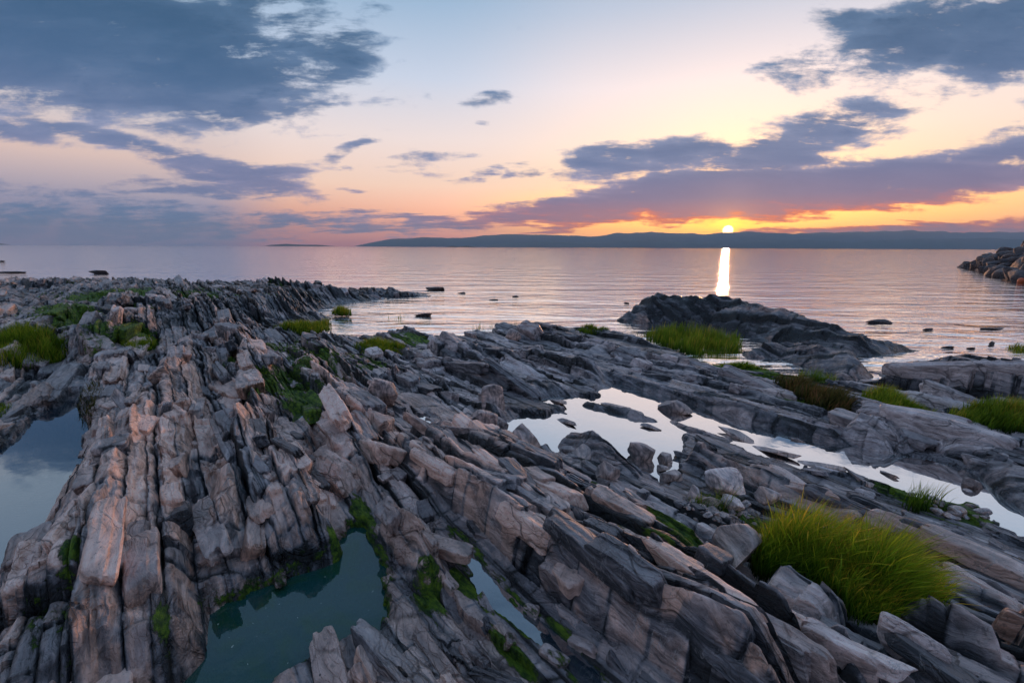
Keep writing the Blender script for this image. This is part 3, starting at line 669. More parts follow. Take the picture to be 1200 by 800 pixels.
def blocks():
    r = np.random.RandomState(77); tot = 0
    for i, R in enumerate(RIDGES):
        ob = TER['ridge'].get(i+1)
        if ob is None: continue
        cs, ct, cz, wl, wr, zb, en = interp_ridge(R, 0, 0)
        mid = math.hypot(cs.mean(), ct.mean()); sz = np.clip(mid/3.4, 1.05, 2.8)
        L = cs[-1]-cs[0]; n = int(np.clip(L*(wl+wr)/(.055*sz*sz), 8, 60)); 
        if mid > 14: n = int(n*.6)
        for j in range(n):
            ss = r.uniform(cs[0], cs[-1]); q = r.uniform(-wl*.8, wr*.95); tt = np.interp(ss, cs, ct)+q
            x, y = from_st(ss, tt); k = gidx(x, y)
            if k < 0 or y < .9: continue
            z = TER['z'][k]
            if z < .05 or (min(TER['pm'][p_][k] for p_ in POOLS) < .04 and r.rand() < .8) or TER['pm']['tide_pool_centre'][k] < .3: continue
            if math.hypot(x-TUFT[0], y-TUFT[1]) < .55 or (z < .4 and math.hypot(x-TUFT[0], y-TUFT[1]) < .8): continue
            if R[0] == 'island': continue
            f = r.rand()**1.4; l = (.18+.6*f)*sz; w = (.06+.11*r.rand())*sz; h = (.09+.12*r.rand())*sz
            steep = q < 0
            roll = rad(r.uniform(-8, 22))+(rad(-25) if steep else 0); pitch = rad(r.normal()*7)
            z0 = z-h*.5+h*r.uniform(.1, .36)
            me = block_mesh(1000*i+j, (w, l, h), rot_of(-AZ+rad(r.normal()*6), roll, pitch), np.array([x, y, z0]),
                            dict(wet=float(TER['wet'][k]), moss=float(TER['moss'][k])*.8, warm=float(TER['warm'][k]), tone=float(r.rand())))
            o = put('rock_fin' if l > 3.2*w else 'rock_block', me, M_ROCK); me.transform(Matrix.Translation(-ob.location)); o.parent = ob; tot += 1
    print('blocks', tot)
blocks()
LAND_MARKS = [(60, 520, 'by the left tide pool'), (330, 640, 'above the green pool'), (430, 640, 'at the green pool\'s right corner'), (590, 700, 'along the narrow channel'), (320, 450, 'near the bright algae gully'), (440, 480, 'behind the brown stepped slabs'),
    (600, 470, 'left of the central pool'), (560, 400, 'at the middle shore'), (760, 440, 'behind the central pool'), (820, 590, 'beside the pebble patch'), (1000, 620, 'behind the large grass tuft'), (1050, 740, 'below the large grass tuft'),
    (1150, 600, 'by the shingle'), (1100, 460, 'near the right grass strips'), (950, 470, 'near the brownish grass'), (120, 380, 'near the left grass bed'), (240, 350, 'on the far left rocks'), (400, 345, 'near the far spit'), (700, 620, 'among the pinkish ridges'), (250, 740, 'at the bottom left corner')]
ORD = 'first second third fourth fifth sixth seventh eighth ninth tenth eleventh twelfth thirteenth fourteenth fifteenth sixteenth seventeenth eighteenth nineteenth twentieth'.split()+['number %d' % i for i in range(21, 90)]
def slabs():
    r = np.random.RandomState(99); k_ = 0; bins = {}
    for j in range(900):
        px, py = r.uniform(-60, 1260), 800-480*r.rand()**.7
        x, y = at(px, py, .3)
        if y < 1. or y > 20: continue
        k = gidx(x, y)
        if k < 0: continue
        z = TER['z'][k]; s, t = to_st(x, y)
        if z < .1 or TER['land'][k] < .1 or any(TER['pm'][p][k] < -.02 for p in POOLS): continue
        if TER['own'][k] > 0 or math.hypot(x-TUFT[0], y-TUFT[1]) < .75: continue
        sz = np.clip(y/3.6, .7, 2.6)
        l = (.1+.3*r.rand()**1.5)*sz; w = (.045+.09*r.rand())*sz; h = (.05+.08*r.rand())*sz
        me = block_mesh(90000+j, (w, l, h), rot_of(-AZ+rad(r.normal()*12), rad(r.uniform(-10, 25)), rad(r.normal()*8)), np.array([x, y, z-h*.5+h*r.uniform(.2, .5)]),
                        dict(wet=float(TER['wet'][k]), moss=float(TER['moss'][k])*.8, warm=float(TER['warm'][k]), tone=float(r.rand())))
        c = (x, y, z); o = put('loose_rock', me, M_ROCK, loc=tuple(float(v) for v in c))
        tag(o, None, 'rock', 'fractured rocks between the ridges'); k_ += 1
        wx = x*F/y*1.02+600; near_ = min(LAND_MARKS, key=lambda m: (at(m[0], m[1], .3)[0]-x)**2+(at(m[0], m[1], .3)[1]-y)**2)[2]
        bins.setdefault(('slender' if l > 3.2*w else 'chunky', near_), []).append((x/y, o))
        if k_ >= 190: break
    for (kind_, nr), L in bins.items():
        L.sort(key=lambda q: q[0])
        for i_, (_, o) in enumerate(L):
            o['label'] = f'{kind_} angular loose rock {nr}' if len(L) == 1 else f'{kind_} angular loose rock {nr}, {ORD[i_]} from the left'
    print('slabs', k_, max(len(v) for v in bins.values()))
slabs()

# ------------------------------------------------------------------ water
def sheet(name, poly, z, mat, label=None):
    import mathutils
    V = [Vector((*from_st(a, b), z)) for a, b in poly]
    me = bpy.data.meshes.new(name)
    from mathutils.geometry import tessellate_polygon
    tris = tessellate_polygon([V]); me.from_pydata([tuple(v) for v in V], [], [tuple(t) for t in tris]); me.update()
    if me.polygons and me.polygons[0].normal.z < 0: me.flip_normals()
    o = bpy.data.objects.new(name, me); COL.objects.link(o); me.materials.append(mat)
    tag(o, kind='structure'); return o
def grow(poly, d):
    c = np.mean(poly, 0); P = np.array(poly); out_ = []
    n = len(P); area = sum(P[i][0]*P[(i+1) % n][1]-P[(i+1) % n][0]*P[i][1] for i in range(n)); sg = 1 if area > 0 else -1
    for i in range(n):
        a = P[i]-P[i-1]; b = P[(i+1) % n]-P[i]
        na = np.array([a[1], -a[0]])/(np.hypot(*a)+1e-9); nb_ = np.array([b[1], -b[0]])/(np.hypot(*b)+1e-9)
        m = na+nb_; m = m/(np.hypot(*m)+1e-9)
        out_.append(tuple(P[i]+sg*m*d))
    return out_
for k, (zw, dep, poly) in POOLS.items():
    pass
def pool_meshes():
    T = TER
    for k, (zw, dep, poly) in POOLS.items():
        d = T['pm'][k]; x, y = T['x'], T['y']
        # cells of the bed grid inside the basin, coarsened, as one flat sheet
        st_ = 3
        I = T['idx'][::st_, ::st_]; q = np.stack([I[:-1, :-1], I[1:, :-1], I[1:, 1:], I[:-1, 1:]], -1).reshape(-1, 4)[:, ::-1]
        q = q[(q >= 0).all(1)]; q = q[d[q].min(1) < .05]
        if not len(q): continue
        u, inv = np.unique(q, return_inverse=True)
        me = mesh_np(k, np.stack([x[u], y[u], np.full(len(u), zw)], 1), inv.reshape(-1, 4))
        o = put('tide_pool', me, {'tide_pool_green': M_GREENPOOL, 'tide_pool_left': M_BLUEPOOL, 'tide_pool_channel': M_BLUEPOOL}.get(k, M_POOL)); tag(o, kind='structure')
pool_meshes()
def build_sea():
    # one sheet to the horizon, finer towards the shore
    R = np.concatenate([[0], np.geomspace(3, 26000, 90)]); A = np.linspace(0, 2*np.pi, 97)[:-1]
    V = [(0, 0, 0)]+[(r*math.sin(a), r*math.cos(a), 0) for r in R[1:] for a in A]
    n = len(A); Fq = []
    for i in range(len(R)-2):
        for j in range(n):
            a = 1+i*n+j; b = 1+i*n+(j+1) % n; Fq.append((a, a+n, b+n, b))
    me = mesh_np('sea', V, np.array(Fq)[:, ::-1]); o = put('sea', me, M_SEA); tag(o, kind='structure')
build_sea()

# ------------------------------------------------------------------ far shore, islets and haze
def plain(name, col, rough=.9):
    m, N = new_mat(name); pos = N.n.new('ShaderNodeNewGeometry').outputs['Position']
    c = N.mix(N.noise(pos, .004, 5, .6), tuple(v*.6 for v in col), tuple(v*1.4 for v in col))
    b = principled(N, Base_Color=c, Roughness=rough); out(N, b.outputs[0]); return m
M_HILL = plain('far_forest', (.09, .11, .1))
def build_hills(name, D, prof, depth, seed, kind=True, label=None, cat=None):
    xs = np.linspace(prof[0][0], prof[-1][0], 260); hp = np.interp(xs, [p[0] for p in prof], [p[1] for p in prof])
    nz = fbm(xs*.035, xs*0+seed, 5, seed)
    hp = np.maximum(hp*(1+.16*nz), 0)
    V = []; prof_v = [(-.55, -.02), (-.4, .3), (-.22, .62), (0, 1), (.3, .6), (.6, -.02)]
    for i, (px, h) in enumerate(zip(xs, hp)):
        r = ray(px, 291); L = math.hypot(r[0], r[1]); ux, uy = r[0]/L, r[1]/L
        dd = D*L/r[1] if False else D/max(.3, uy)
        H = h*dd*uy/F*1.04
        for k, (f, g) in enumerate(prof_v):
            q = dd+f*depth; sh = 1+.3*float(fbm(np.array([px*.05]), np.array([k*1.3]), 3, seed+4)[0])
            V.append((ux*q, uy*q, H*g*(sh if g not in (1,) else 1) if g > 0 else -2))
    n = len(prof_v); Fq = [(i*n+k, (i+1)*n+k, (i+1)*n+k+1, i*n+k+1) for i in range(len(xs)-1) for k in range(n-1)]
    me = mesh_np(name, V, Fq); o = put(name, me, M_HILL)
    if kind: tag(o, kind='structure')
    else: tag(o, label, cat)
    return o
build_hills('hills', 22500, [(414, 0), (424, 2), (440, 5), (455, 8), (480, 9.2), (510, 10), (540, 9.5), (575, 13), (600, 14), (640, 13.5), (690, 12), (720, 15), (760, 17), (790, 16), (830, 15), (870, 18), (930, 16), (990, 18), (1060, 20), (1110, 18), (1180, 19), (1260, 18)], 2500, 5)
build_hills('hills', 16500, [(560, 0), (580, 3), (640, 6), (700, 5), (760, 9), (800, 6), (870, 8), (940, 10), (1000, 7), (1060, 11), (1150, 12), (1260, 10)], 1800, 6)
build_hills('distant_island', 12000, [(309, 0), (318, 1.3), (335, 2.4), (352, 1.8), (372, 1.6), (396, 0)], 900, 8, False, 'long low blue islet on the horizon left of the far hills', 'island')
build_hills('distant_island', 12000, [(-60, 0), (-30, 2.4), (-5, 2.2), (14, 0)], 900, 18, False, 'faint islet on the horizon at the far left edge', 'island')
build_hills('distant_island', 4000, [(522, 0), (530, 1.4), (538, .6), (548, 1.6), (561, 0)], 200, 28, False, 'tiny dark skerry on the horizon in front of the far hills', 'island')
def build_haze():
    hx, y0, y1, z0, z1 = 27000, -27000, 27000, -4, 980
    V = [(x, y, z) for x in (-hx, hx) for y in (y0, y1) for z in (z0, z1)]
    Fq = [(0, 1, 3, 2), (4, 6, 7, 5), (0, 4, 5, 1), (2, 3, 7, 6), (0, 2, 6, 4), (1, 5, 7, 3)]
    me = mesh_np('haze', V, Fq, smooth=False)
    m, N = new_mat('haze_air'); v = N.n.new('ShaderNodeVolumePrincipled')
    v.inputs['Color'].default_value = (.66, .84, 1, 1); v.inputs['Density'].default_value = 4.2e-5; v.inputs['Anisotropy'].default_value = 0
    out(N, None, v.outputs[0]); o = put('haze', me, m); tag(o, kind='stuff')
build_haze()

# ------------------------------------------------------------------ stones
import bmesh
def ico(sub):
    bm = bmesh.new(); bmesh.ops.create_icosphere(bm, subdivisions=sub, radius=1)
    V = np.array([v.co[:] for v in bm.verts]); Fq = np.array([[v.index for v in f.verts] for f in bm.faces]); bm.free(); return V, Fq
ICO = {k: ico(k) for k in (2, 3, 4, 5)}
def stone_mesh(name, dims, seed, sub=4, planes=14, rz=0., tilt=0., rnd=.04, detail=.05):
    r = np.random.RandomState(seed); V, Fq = ICO[sub]; V = V*1.25
    for i in range(planes):
        n = r.normal(size=3); n[2] *= .8; n /= np.linalg.norm(n); d = .55+.35*r.rand()
        q = V@n-d; q = rnd*np.logaddexp(0, q/rnd); V = V-q[:, None]*n
    V = V/np.abs(V).max(0)
    V = V+noise3(V, 1.6, 4, seed)[:, None]*V*detail*1.4+noise3(V*[1, 1, 4], 4, 3, seed+3)[:, None]*V*detail*.6
    V = V*np.array(dims)/2
    c, s_ = math.cos(tilt), math.sin(tilt); V = V@np.array([[c, 0, -s_], [0, 1, 0], [s_, 0, c]])
    c, s_ = math.cos(rz), math.sin(rz); V = V@np.array([[c, s_, 0], [-s_, c, 0], [0, 0, 1]])
    return mesh_np(name, V, Fq)
def stone(name, px, py, wpx, hpx, z, label, cat='rock', group=None, mat=None, seed=0, ratio=.7, sub=4, rz=None, tilt=0., sink=.3, planes=14, detail=.05):
    """a stone whose visible foot is at the photo pixel (px, py), wpx wide and hpx high"""
    x, y = at(px, py, z); k = math.hypot(x, y); r = ray(px, py); dep = y/(r[1])
    w = wpx*dep/F; h = hpx*dep/F*.9
    me = stone_mesh(name, (w, w*ratio, h/(1-sink)), seed, sub, planes, RX if rz is None else rz, tilt, detail=detail)
    zmin = z-h*sink/(1-sink)
    me.transform(Matrix.Translation((0, 0, h/(1-sink)/2)))
    o = bpy.data.objects.new(name, me); COL.objects.link(o); me.materials.append(mat or M_STONE)
    ux, uy = x/k, y/k
    o.location = (x+ux*w*ratio*.45, y+uy*w*ratio*.45, zmin)
    tag(o, label, cat, group); return o
RX = rad(90)-AZ
B = [ # name, px, foot y, w, h, z, label, mat, ratio
 ('boulder', 577, 490, 40, 40, Z5, 'tall dark boulder at the left end of the bright central pool', M_STONE, .8),
 ('boulder', 560, 512, 60, 30, Z5, 'low pale-grey slab boulder beside the tall dark boulder', M_STONE, .6),
 ('boulder', 616, 528, 60, 28, Z5, 'pale smooth slab sloping into the near side of the central pool', M_STONE, .6),
 ('boulder', 794, 486, 50, 17, Z5, 'whale-backed rock alone in the far part of the central pool', M_STONE, .5),
 ('boulder', 752, 541, 34, 24, Z5, 'rounded dark boulder in the central pool right of the rock pyramid', M_STONE, .8),
 ('boulder', 779, 543, 28, 15, Z5, 'small low rock touching the right side of the rounded dark boulder', M_STONE, .7),
 ('boulder', 786, 566, 26, 15, Z5, 'flat slate-blue rock in the pool nearest to the pale stones', M_STONE, .8),
 ('boulder', 775, 553, 18, 8, Z5, 'little flat rock awash between two larger ones right of centre', M_STONE, .8),
 ('boulder', 680, 544, 46, 20, Z5, 'grey rock with a white streak at the foot of the rock pyramid', M_STONE, .6),
 ('boulder', 668, 534, 30, 12, Z5, 'small black rocks lying in the pool left of the rock pyramid', M_STONE, .5),
 ('boulder', 712, 565, 34, 22, .24, 'brown boulder with a green algae edge among the stepped ridges', M_STONE, .8),
 ('stone', 846, 578, 54, 27, .18, 'biggest pale grey stone behind the small reeds', M_PALE, .55),
 ('stone', 896, 590, 36, 20, .2, 'pale triangular stone at the foot of the straight pink-topped ridge', M_PALE, .6),
 ('stone', 812, 590, 24, 22, .18, 'pale whitish stone with grass in front, left of the biggest one', M_PALE, .6),
 ('stone', 832, 596, 22, 18, .18, 'pale wedge-shaped stone leaning on its neighbour', M_PALE, .6),
 ('stone', 809, 600, 13, 10, .2, 'small white oval stone at the left of the pebble patch', M_PALE, .8),
 ('stone', 858, 600, 40, 13, .2, 'flat pale slate lying across the pebble patch', M_PALE, .6),
 ('stone', 850, 614, 36, 11, .22, 'dark flat stone at the near edge of the pebble patch', M_STONE, .6),
 ('boulder', 855, 665, 62, 52, .25, 'round banded grey boulder at the left corner of the large grass tuft', M_STONE, .8),
 ('stone', 1137, 572, 18, 15, Z5, 'round dark stone standing in the pool near the right edge', M_STONE, .9),
 ('stone', 1112, 517, 20, 9, Z5, 'small pale blocks at the water beside the triangular rock', M_STONE, .8),
 ('boulder', 158, 500, 36, 34, .3, 'squarish grey boulder leaning on the smooth face of the left ridge', M_STONE, .8),
 ('boulder', 12, 700, 34, 44, .22, 'dark rounded boulder at the left edge below the left tide pool', M_STONE, .8),
 ('boulder', 450, 470, 40, 34, .4, 'striped grey boulder behind the brown slabs left of centre', M_STONE, .7),
 ('boulder', 600, 398, 36, 14, .1, 'dark hump-shaped rock at the edge of the calm sea in the middle', M_STONE, .6),
 ('boulder', 555, 398, 30, 11, .1, 'small dark rock beside the tufted grass at the shore', M_STONE, .6),
]
for px, py, w, h, lab in [(722, 480, 44, 6, 'low dark slab awash left of the whale-backed rock'), (655, 473, 36, 5, 'thin slab awash in the left arm of the central pool'), (762, 503, 26, 5, 'short flat stone awash below the whale-backed rock'),
    (868, 516, 60, 5, 'long dark strip of rock awash, nearest to the straight ridge top'), (905, 533, 60, 5, 'second dark strip awash behind the straight ridge'), (962, 550, 50, 5, 'third dark strip awash behind the straight ridge'),
    (1010, 566, 50, 6, 'short strip awash beside the shingle'), (935, 517, 16, 3, 'small stone alone in the open right arm of the pool'), (664, 497, 34, 5, 'dark flat rock awash above the rock pyramid'), (1042, 558, 22, 4, 'little stone awash left of the thin shingle reeds'),
    (742, 486, 40, 6, 'ragged low rock in the middle of the central pool')]:
    B.append(('boulder', px, py, w, h, Z5, lab, M_STONE, .3))
for i, (nm, px, py, w, h, z, lab, mt, ra) in enumerate(B):
    big = w > 45
    stone(nm, px, py, w, h, z, lab, 'boulder' if nm == 'boulder' else 'stone', None, mt, 100+i, ra, 5 if big else 4, rz=RX+.35*math.sin(i*2.3), tilt=.15*math.sin(i*1.7), planes=12+i % 6)
SR = [(116, 321, 22, 7, 'black rock in the sea beyond the left shore, largest of the rocks there'), (12, 320, 34, 3, 'low black rock awash at the left edge of the sea'), (154, 327, 9, 3, 'tiny rock tip in the sea right of the largest black sea rock'),
      (3, 307, 6, 2, 'farthest tiny rock in the sea at the left edge'), (512, 340, 26, 4, 'flat black rock just beyond the tip of the spit'), (542, 344, 12, 2, 'thin rock awash right of the spit tip'),
      (497, 371, 24, 5, 'small dark rocks awash between the spit and the middle shore'), (1031, 379, 36, 5, 'long flat rock in the sea right of the big island'), (1086, 387, 14, 3, 'small rock awash right of the long flat one'),
      (1163, 386, 40, 2, 'thin dark line of rock awash near the right edge'), (1110, 408, 13, 3, 'small rock tip in front of the island, toward the right'), (1138, 409, 9, 2.5, 'tiny rock tip in the sea left of the right-edge reeds'),
      (735, 356, 8, 2, 'tiny rock tip left of the island'), (578, 352, 12, 1.5, 'small rock awash in the sea right of centre of the bay'), (1162, 404, 12, 5, 'low black rock beside the reeds at the right edge'), (605, 348, 10, 1.5, 'thinnest rock awash out in the bay')]
for i, (px, py, w, h, lab) in enumerate(SR):
    stone('sea_rock', px, py, w, h, 0, lab, 'rock', 'rocks awash in the sea', M_SEAROCK, 300+i, .35, 4, rz=rad(10)*math.sin(i), planes=16, detail=.12)
# pebbles
def pebbles(poly, n, smin, smax, z, label, group, seed):
    r = np.random.RandomState(seed); protos = [stone_mesh('pebble', (1, .7+.3*r.rand(), .35+.3*r.rand()), seed*50+i, 3, 10) for i in range(8)]
    for me, i in zip(protos, range(8)): me.materials.append(M_PALE if i % 3 == 0 else M_STONE)
    P = np.array(poly, float); lo, hi = P.min(0), P.max(0); k = 0
    while k < n:
        q = lo+(hi-lo)*r.rand(2); c = False
        for i in range(len(P)):
            a, b = P[i], P[(i+1) % len(P)]
            if (a[1] > q[1]) != (b[1] > q[1]) and q[0] < (b[0]-a[0])*(q[1]-a[1])/(b[1]-a[1])+a[0]: c = not c
        if not c: continue
        x, y = at(q[0], q[1], z); me = protos[r.randint(8)]; sz = smin+(smax-smin)*r.rand()**2.2
        o = bpy.data.objects.new('pebble', me); COL.objects.link(o); o.scale = (sz, sz, sz)
        o.rotation_euler = (r.normal()*.2, r.normal()*.2, r.rand()*6.3); g = ground(x, y); o.location = (x, y, max(g, z-.05)+sz*.1)
        tag(o, label, 'pebble', group); k += 1
pebbles([(800, 580), (880, 585), (885, 610), (835, 622), (800, 605)], 85, .03, .1, .2, 'small grey pebble in the patch of loose pebbles left of the large grass tuft', 'loose pebbles left of the large grass tuft', 3)
pebbles([(1075, 565), (1130, 572), (1175, 580), (1200, 600), (1150, 612), (1090, 600), (1065, 585)], 90, .04, .14, .12, 'small dark pebble in the shingle beside the pool near the right edge', 'shingle beside the pool near the right edge', 4)

# ------------------------------------------------------------------ breakwater
def build_breakwater():
    root = bpy.data.objects.new('breakwater', None); COL.objects.link(root)
    A = Vector((*at(1124, 313, 0), 0)); Bq = Vector((*at(1200, 331, 0), 0)); D = (Bq-A).normalized(); L = 44
    Nn = Vector((-D.y, D.x, 0));
    if Nn.y > 0: Nn = -Nn
    root.location = A; tag(root, 'dark rubble stone breakwater running out from the right edge', 'breakwater')
    def h(u, v):      # u along, v across
        top = 3.1*min(1, (u/10)**.75) if u > 0 else 0
        return top*max(0, 1-abs(v-4.2)/4.2-.0)**.8 if u > 0 else 0
    V = []; us = np.linspace(0, L, 90); vs = np.linspace(0, 8.4, 16)
    for u in us:
        for v in vs: p = A+D*u+Nn*v; V.append((p.x, p.y, h(u, v)-.35))
    n = len(vs); Fq = [(i*n+k, (i+1)*n+k, (i+1)*n+k+1, i*n+k+1) for i in range(len(us)-1) for k in range(n-1)]
    me = mesh_np('rubble_core', V, Fq); o = put('rubble_core', me, M_SEAROCK); me.transform(Matrix.Translation(-A)); o.parent = root
    r = np.random.RandomState(5); protos = [stone_mesh('stone', (1.5, 1.1, .95), 700+i, 3, 11) for i in range(7)]
    for m in protos: m.materials.append(M_SEAROCK)
    k = 0; spots = []
    while k < 99:
        u = .2+36*r.rand(); v = 5.0*r.rand()
        if any((u-a)**2+(v-b)**2 < .75 for a, b in spots) and r.rand() < .96: continue
        spots.append((u, v)); p = D*u+Nn*v; o = bpy.data.objects.new('stone', protos[r.randint(7)]); COL.objects.link(o); o.parent = root
        sc = .8+.8*r.rand(); o.scale = (sc, sc, sc); o.rotation_euler = (r.normal()*.35, r.normal()*.35, r.rand()*6.3)
        o.location = (p.x, p.y, h(u, v)-.1); k += 1
    q = at(1194, 331, 0); V, Fq = ICO[3]; me = mesh_np('float_ball', V*[.2, .2, .24], Fq)
    m, N = new_mat('orange_float'); b = principled(N, Base_Color=(.75, .16, .06), Roughness=.5); out(N, b.outputs[0])
    o = put('float_ball', me, m); o.location = (q[0]-.2, q[1]-.3, .12)
    tag(o, 'small orange float at the foot of the breakwater', 'float')
build_breakwater()

# ------------------------------------------------------------------ grass
def grass_material(name, lo, mid, tip, seed_c):
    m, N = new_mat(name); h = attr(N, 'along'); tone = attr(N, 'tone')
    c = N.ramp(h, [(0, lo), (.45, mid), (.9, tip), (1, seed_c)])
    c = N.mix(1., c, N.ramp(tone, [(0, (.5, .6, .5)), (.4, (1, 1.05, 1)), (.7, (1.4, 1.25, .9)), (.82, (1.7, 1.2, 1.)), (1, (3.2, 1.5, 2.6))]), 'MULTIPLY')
    b = principled(N, Base_Color=c, Roughness=.5, Specular_IOR_Level=.25)
    t = N.n.new('ShaderNodeBsdfTranslucent'); N.l.new(c, t.inputs[0])
    mx = N.n.new('ShaderNodeMixShader'); mx.inputs[0].default_value = .4
    N.l.new(b.outputs[0], mx.inputs[1]); N.l.new(t.outputs[0], mx.inputs[2]); out(N, mx.outputs[0]); return m
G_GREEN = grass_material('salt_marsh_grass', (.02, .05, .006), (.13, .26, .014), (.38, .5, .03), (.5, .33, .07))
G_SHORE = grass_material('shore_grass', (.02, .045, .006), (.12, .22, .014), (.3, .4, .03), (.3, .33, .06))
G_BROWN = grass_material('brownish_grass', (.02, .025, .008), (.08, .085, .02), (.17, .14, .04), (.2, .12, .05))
def in_poly(q, P):
    c = np.zeros(len(q), bool)
    for i in range(len(P)):
        a, b = P[i], P[(i+1) % len(P)]
        k = (a[1] > q[:, 1]) != (b[1] > q[:, 1]); c ^= k & (q[:, 0] < (b[0]-a[0])*(q[:, 1]-a[1])/(b[1]-a[1]+1e-9)+a[0])
    return c
def grass(name, poly, z, n, hgt, wid, label, mat=None, seed=0, lean=.25, name_cat='grass', follow=True, wind=(.5, -.2), heads=0., clump=.5):
    r = np.random.RandomState(900+seed)
    P = np.array([at(px, py, z) for px, py in poly]); lo, hi = P.min(0), P.max(0)
    Q = lo+(hi-lo)*r.rand(n*6, 2); Q = Q[in_poly(Q, P)]
    dn = fbm(Q[:, 0]*2.2/max(hgt, .2), Q[:, 1]*2.2/max(hgt, .2), 3, seed+7)
    cen = P.mean(0); ed = np.full(len(Q), 1e9)
    for i in range(len(P)):
        a_, b_ = P[i-1], P[i]; e_ = b_-a_; k_ = np.clip(((Q-a_)@e_)/(e_@e_+1e-9), 0, 1); ed = np.minimum(ed, np.hypot(*(Q-a_-k_[:, None]*e_).T))
    ed = sstep(-.02, .3*min(np.ptp(P[:, 0]), np.ptp(P[:, 1]), 1.), ed+fbm(Q[:, 0]*5, Q[:, 1]*5, 3, seed+3)*.1)
    kp = r.rand(len(Q)) < np.clip(.6+dn*clump*2, .05, 1)*(.15+.85*ed); Q = Q[kp][:n]; ed = ed[kp][:n]; n = len(Q)
    hv = (.72+.28*ed)*np.clip(.8+.7*fbm(Q[:, 0]*1.7, Q[:, 1]*1.7, 2, seed+9), .5, 1.3)
    zz = np.array([ground(*q) for q in Q]) if follow else np.full(n, z)
    zz = np.clip(zz, z-.12, z+.2)
    H = hgt*hv*(.5+.6*r.rand(n)); a = r.rand(n)*2*np.pi; ln = lean*(.3+1.1*r.rand(n))
    dx = np.cos(a)*ln+wind[0]*lean; dy = np.sin(a)*ln+wind[1]*lean
    seg = 5; tt = np.linspace(0, 1, seg+1); b = r.rand(n)*np.pi
    wx, wy = np.cos(b), np.sin(b)
    V = np.zeros((n, seg+1, 2, 3)); W = wid*(.6+.7*r.rand(n))
    for k, t in enumerate(tt):
        cx = Q[:, 0]+dx*H*t**2; cy = Q[:, 1]+dy*H*t**2; cz = zz-.01+H*t*(1-.25*ln*t)
        ww = W*(1-t**1.8*.92)*.5
        if heads: ww = np.where((r.rand(n) < heads) & (t > .75) & (t < .99), W*.8, ww)
        V[:, k, 0] = np.stack([cx-wx*ww, cy-wy*ww, cz], 1); V[:, k, 1] = np.stack([cx+wx*ww, cy+wy*ww, cz], 1)
    base = (np.arange(n)*(seg+1)*2)[:, None, None]+(np.arange(seg)*2)[None, :, None]+np.array([0, 1, 3, 2])[None, None, :]
    al = np.broadcast_to(tt[None, :, None], (n, seg+1, 2)).ravel()
    tn = np.broadcast_to(np.clip(.45+1.*(r.rand(n)-.5)+.5*fbm(Q[:, 0]*3, Q[:, 1]*3, 2, seed), 0, 1)[:, None, None], (n, seg+1, 2)).ravel()
    me = mesh_np(name, V.reshape(-1, 3), base.reshape(-1, 4), dict(along=al, tone=tn))
    o = put(name, me, mat or G_SHORE, loc=(float(Q[:, 0].mean()), float(Q[:, 1].mean()), float(zz.min())))
    tag(o, label, name_cat); return o
grass('grass_tuft', [(878, 645), (905, 625), (960, 650), (1040, 662), (1108, 682), (1120, 695), (1075, 712), (1040, 735), (1005, 728), (975, 700), (930, 672), (890, 662)], .32, 15000, .47, .004, 'large bright green grass tuft with yellow seed tips in the right foreground', G_GREEN, 1, .42, heads=.2)
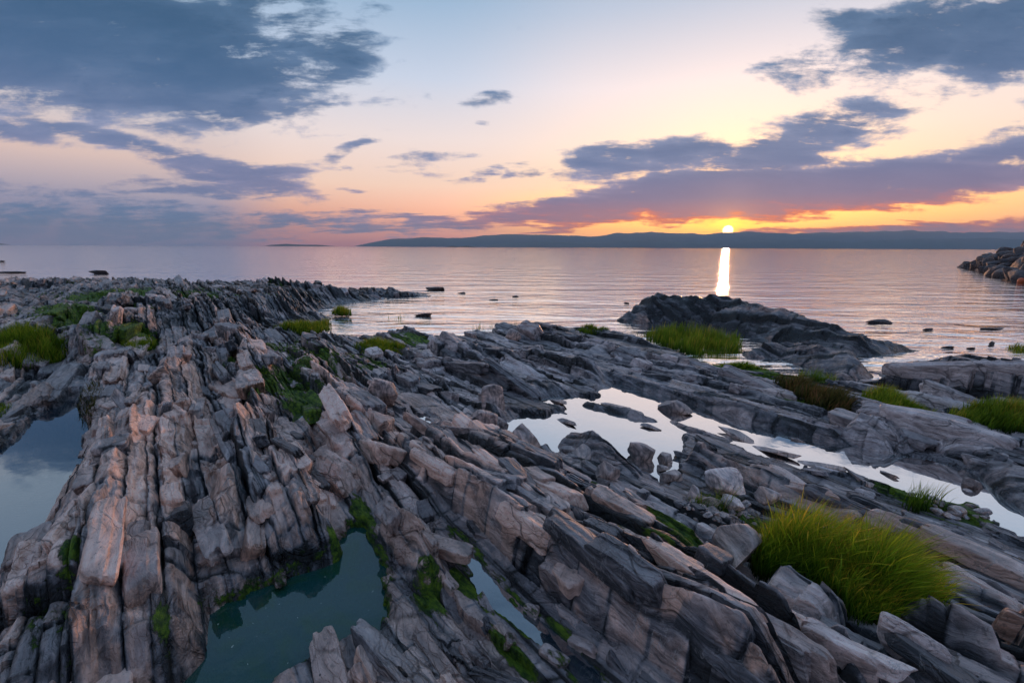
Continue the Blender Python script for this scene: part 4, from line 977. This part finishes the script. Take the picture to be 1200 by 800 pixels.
GR = [
 ([(745, 392), (790, 387), (868, 398), (872, 412), (845, 420), (810, 418), (765, 402)], .0, 6500, .48, .014, 'tall green reed bed standing in the shallows below the island', G_SHORE, .12),
 ([(838, 422), (880, 425), (910, 433), (880, 436), (845, 430)], .1, 1800, .16, .012, 'short bright grass strip right below the tall reed bed', G_SHORE, .3),
 ([(905, 442), (950, 450), (1000, 462), (1010, 474), (985, 480), (960, 472), (925, 456)], .25, 5200, .32, .01, 'brownish grass mound beside the green strip at the right', G_BROWN, .35),
 ([(1008, 460), (1045, 462), (1095, 478), (1092, 486), (1050, 484), (1012, 478)], .25, 4600, .28, .01, 'green grass strip joining the brownish mound on its right', G_SHORE, .3),
 ([(1108, 482), (1150, 482), (1240, 492), (1240, 512), (1160, 500), (1112, 492)], .22, 5200, .36, .009, 'green grass strip reaching the right edge of the picture', G_SHORE, .3),
 ([(1172, 406), (1240, 404), (1240, 416), (1178, 414)], 0., 1500, .3, .014, 'dark green reeds in the sea at the right edge', G_SHORE, .2),
 ([(412, 404), (445, 398), (478, 404), (474, 412), (430, 414)], .2, 2600, .26, .012, 'round green grass patch at the shore left of centre', G_SHORE, .3),
 ([(318, 384), (350, 378), (388, 374), (388, 384), (345, 388)], .3, 2400, .3, .014, 'long green grass band behind the algae gully', G_SHORE, .25),
 ([(387, 362), (410, 360), (412, 366), (390, 366)], .2, 700, .36, .018, 'small green tuft at the water below the far spit', G_SHORE, .2),
 ([(-60, 412), (0, 408), (78, 404), (82, 416), (20, 426), (-60, 432)], .42, 8000, .38, .011, 'wide bright grass bed at the left edge above the tide pool', G_SHORE, .3),
 ([(-50, 468), (0, 462), (16, 470), (0, 486), (-50, 495)], .35, 1600, .2, .008, 'small dark grass clump at the left edge between wide grass bed and pool', G_SHORE, .35),
 ([(88, 462), (116, 448), (122, 462), (104, 492), (92, 486)], .35, 1800, .2, .008, 'dark olive grass hanging at the corner of the left tide pool', G_BROWN, .5),
 ([(138, 404), (160, 396), (184, 392), (180, 402), (150, 410)], .5, 1600, .22, .011, 'yellowish green tuft at the top of the left ridge', G_SHORE, .35),
 ([(540, 384), (600, 378), (655, 384), (640, 392), (560, 392)], 0., 420, .34, .012, 'sparse thin reeds in the shallow water in the middle', G_SHORE, .15),
 ([(672, 388), (712, 388), (716, 392), (680, 394)], .05, 900, .2, .014, 'low grass fringe left of the tall reed bed', G_SHORE, .3),
 ([(488, 410), (506, 408), (508, 414), (492, 416)], .25, 500, .15, .011, 'tiny grass cushion right of the round patch', G_SHORE, .3),
 ([(1052, 590), (1100, 584), (1112, 596), (1070, 602)], .12, 170, .34, .006, 'thin reeds rising from the shingle in the right pool', G_SHORE, .25),
 ([(800, 590), (850, 586), (870, 596), (820, 602)], .2, 110, .26, .005, 'few thin grass blades among the pale stones', G_SHORE, .4),
 ([(930, 444), (985, 446), (980, 452), (935, 450)], .05, 350, .3, .01, 'thin reeds at the inlet behind the brownish mound', G_SHORE, .25),
 ([(450, 372), (480, 370), (478, 376), (455, 378)], 0., 120, .3, .014, 'faint reeds in the bay behind the round grass patch', G_SHORE, .15),
]
for i, (poly, z, n, hg, wd, lab, mt, le) in enumerate(GR):
    grass('reed_clump' if 'reed' in lab else 'grass_clump', poly, z, n, hg, wd, lab, mt, 10+i, le)
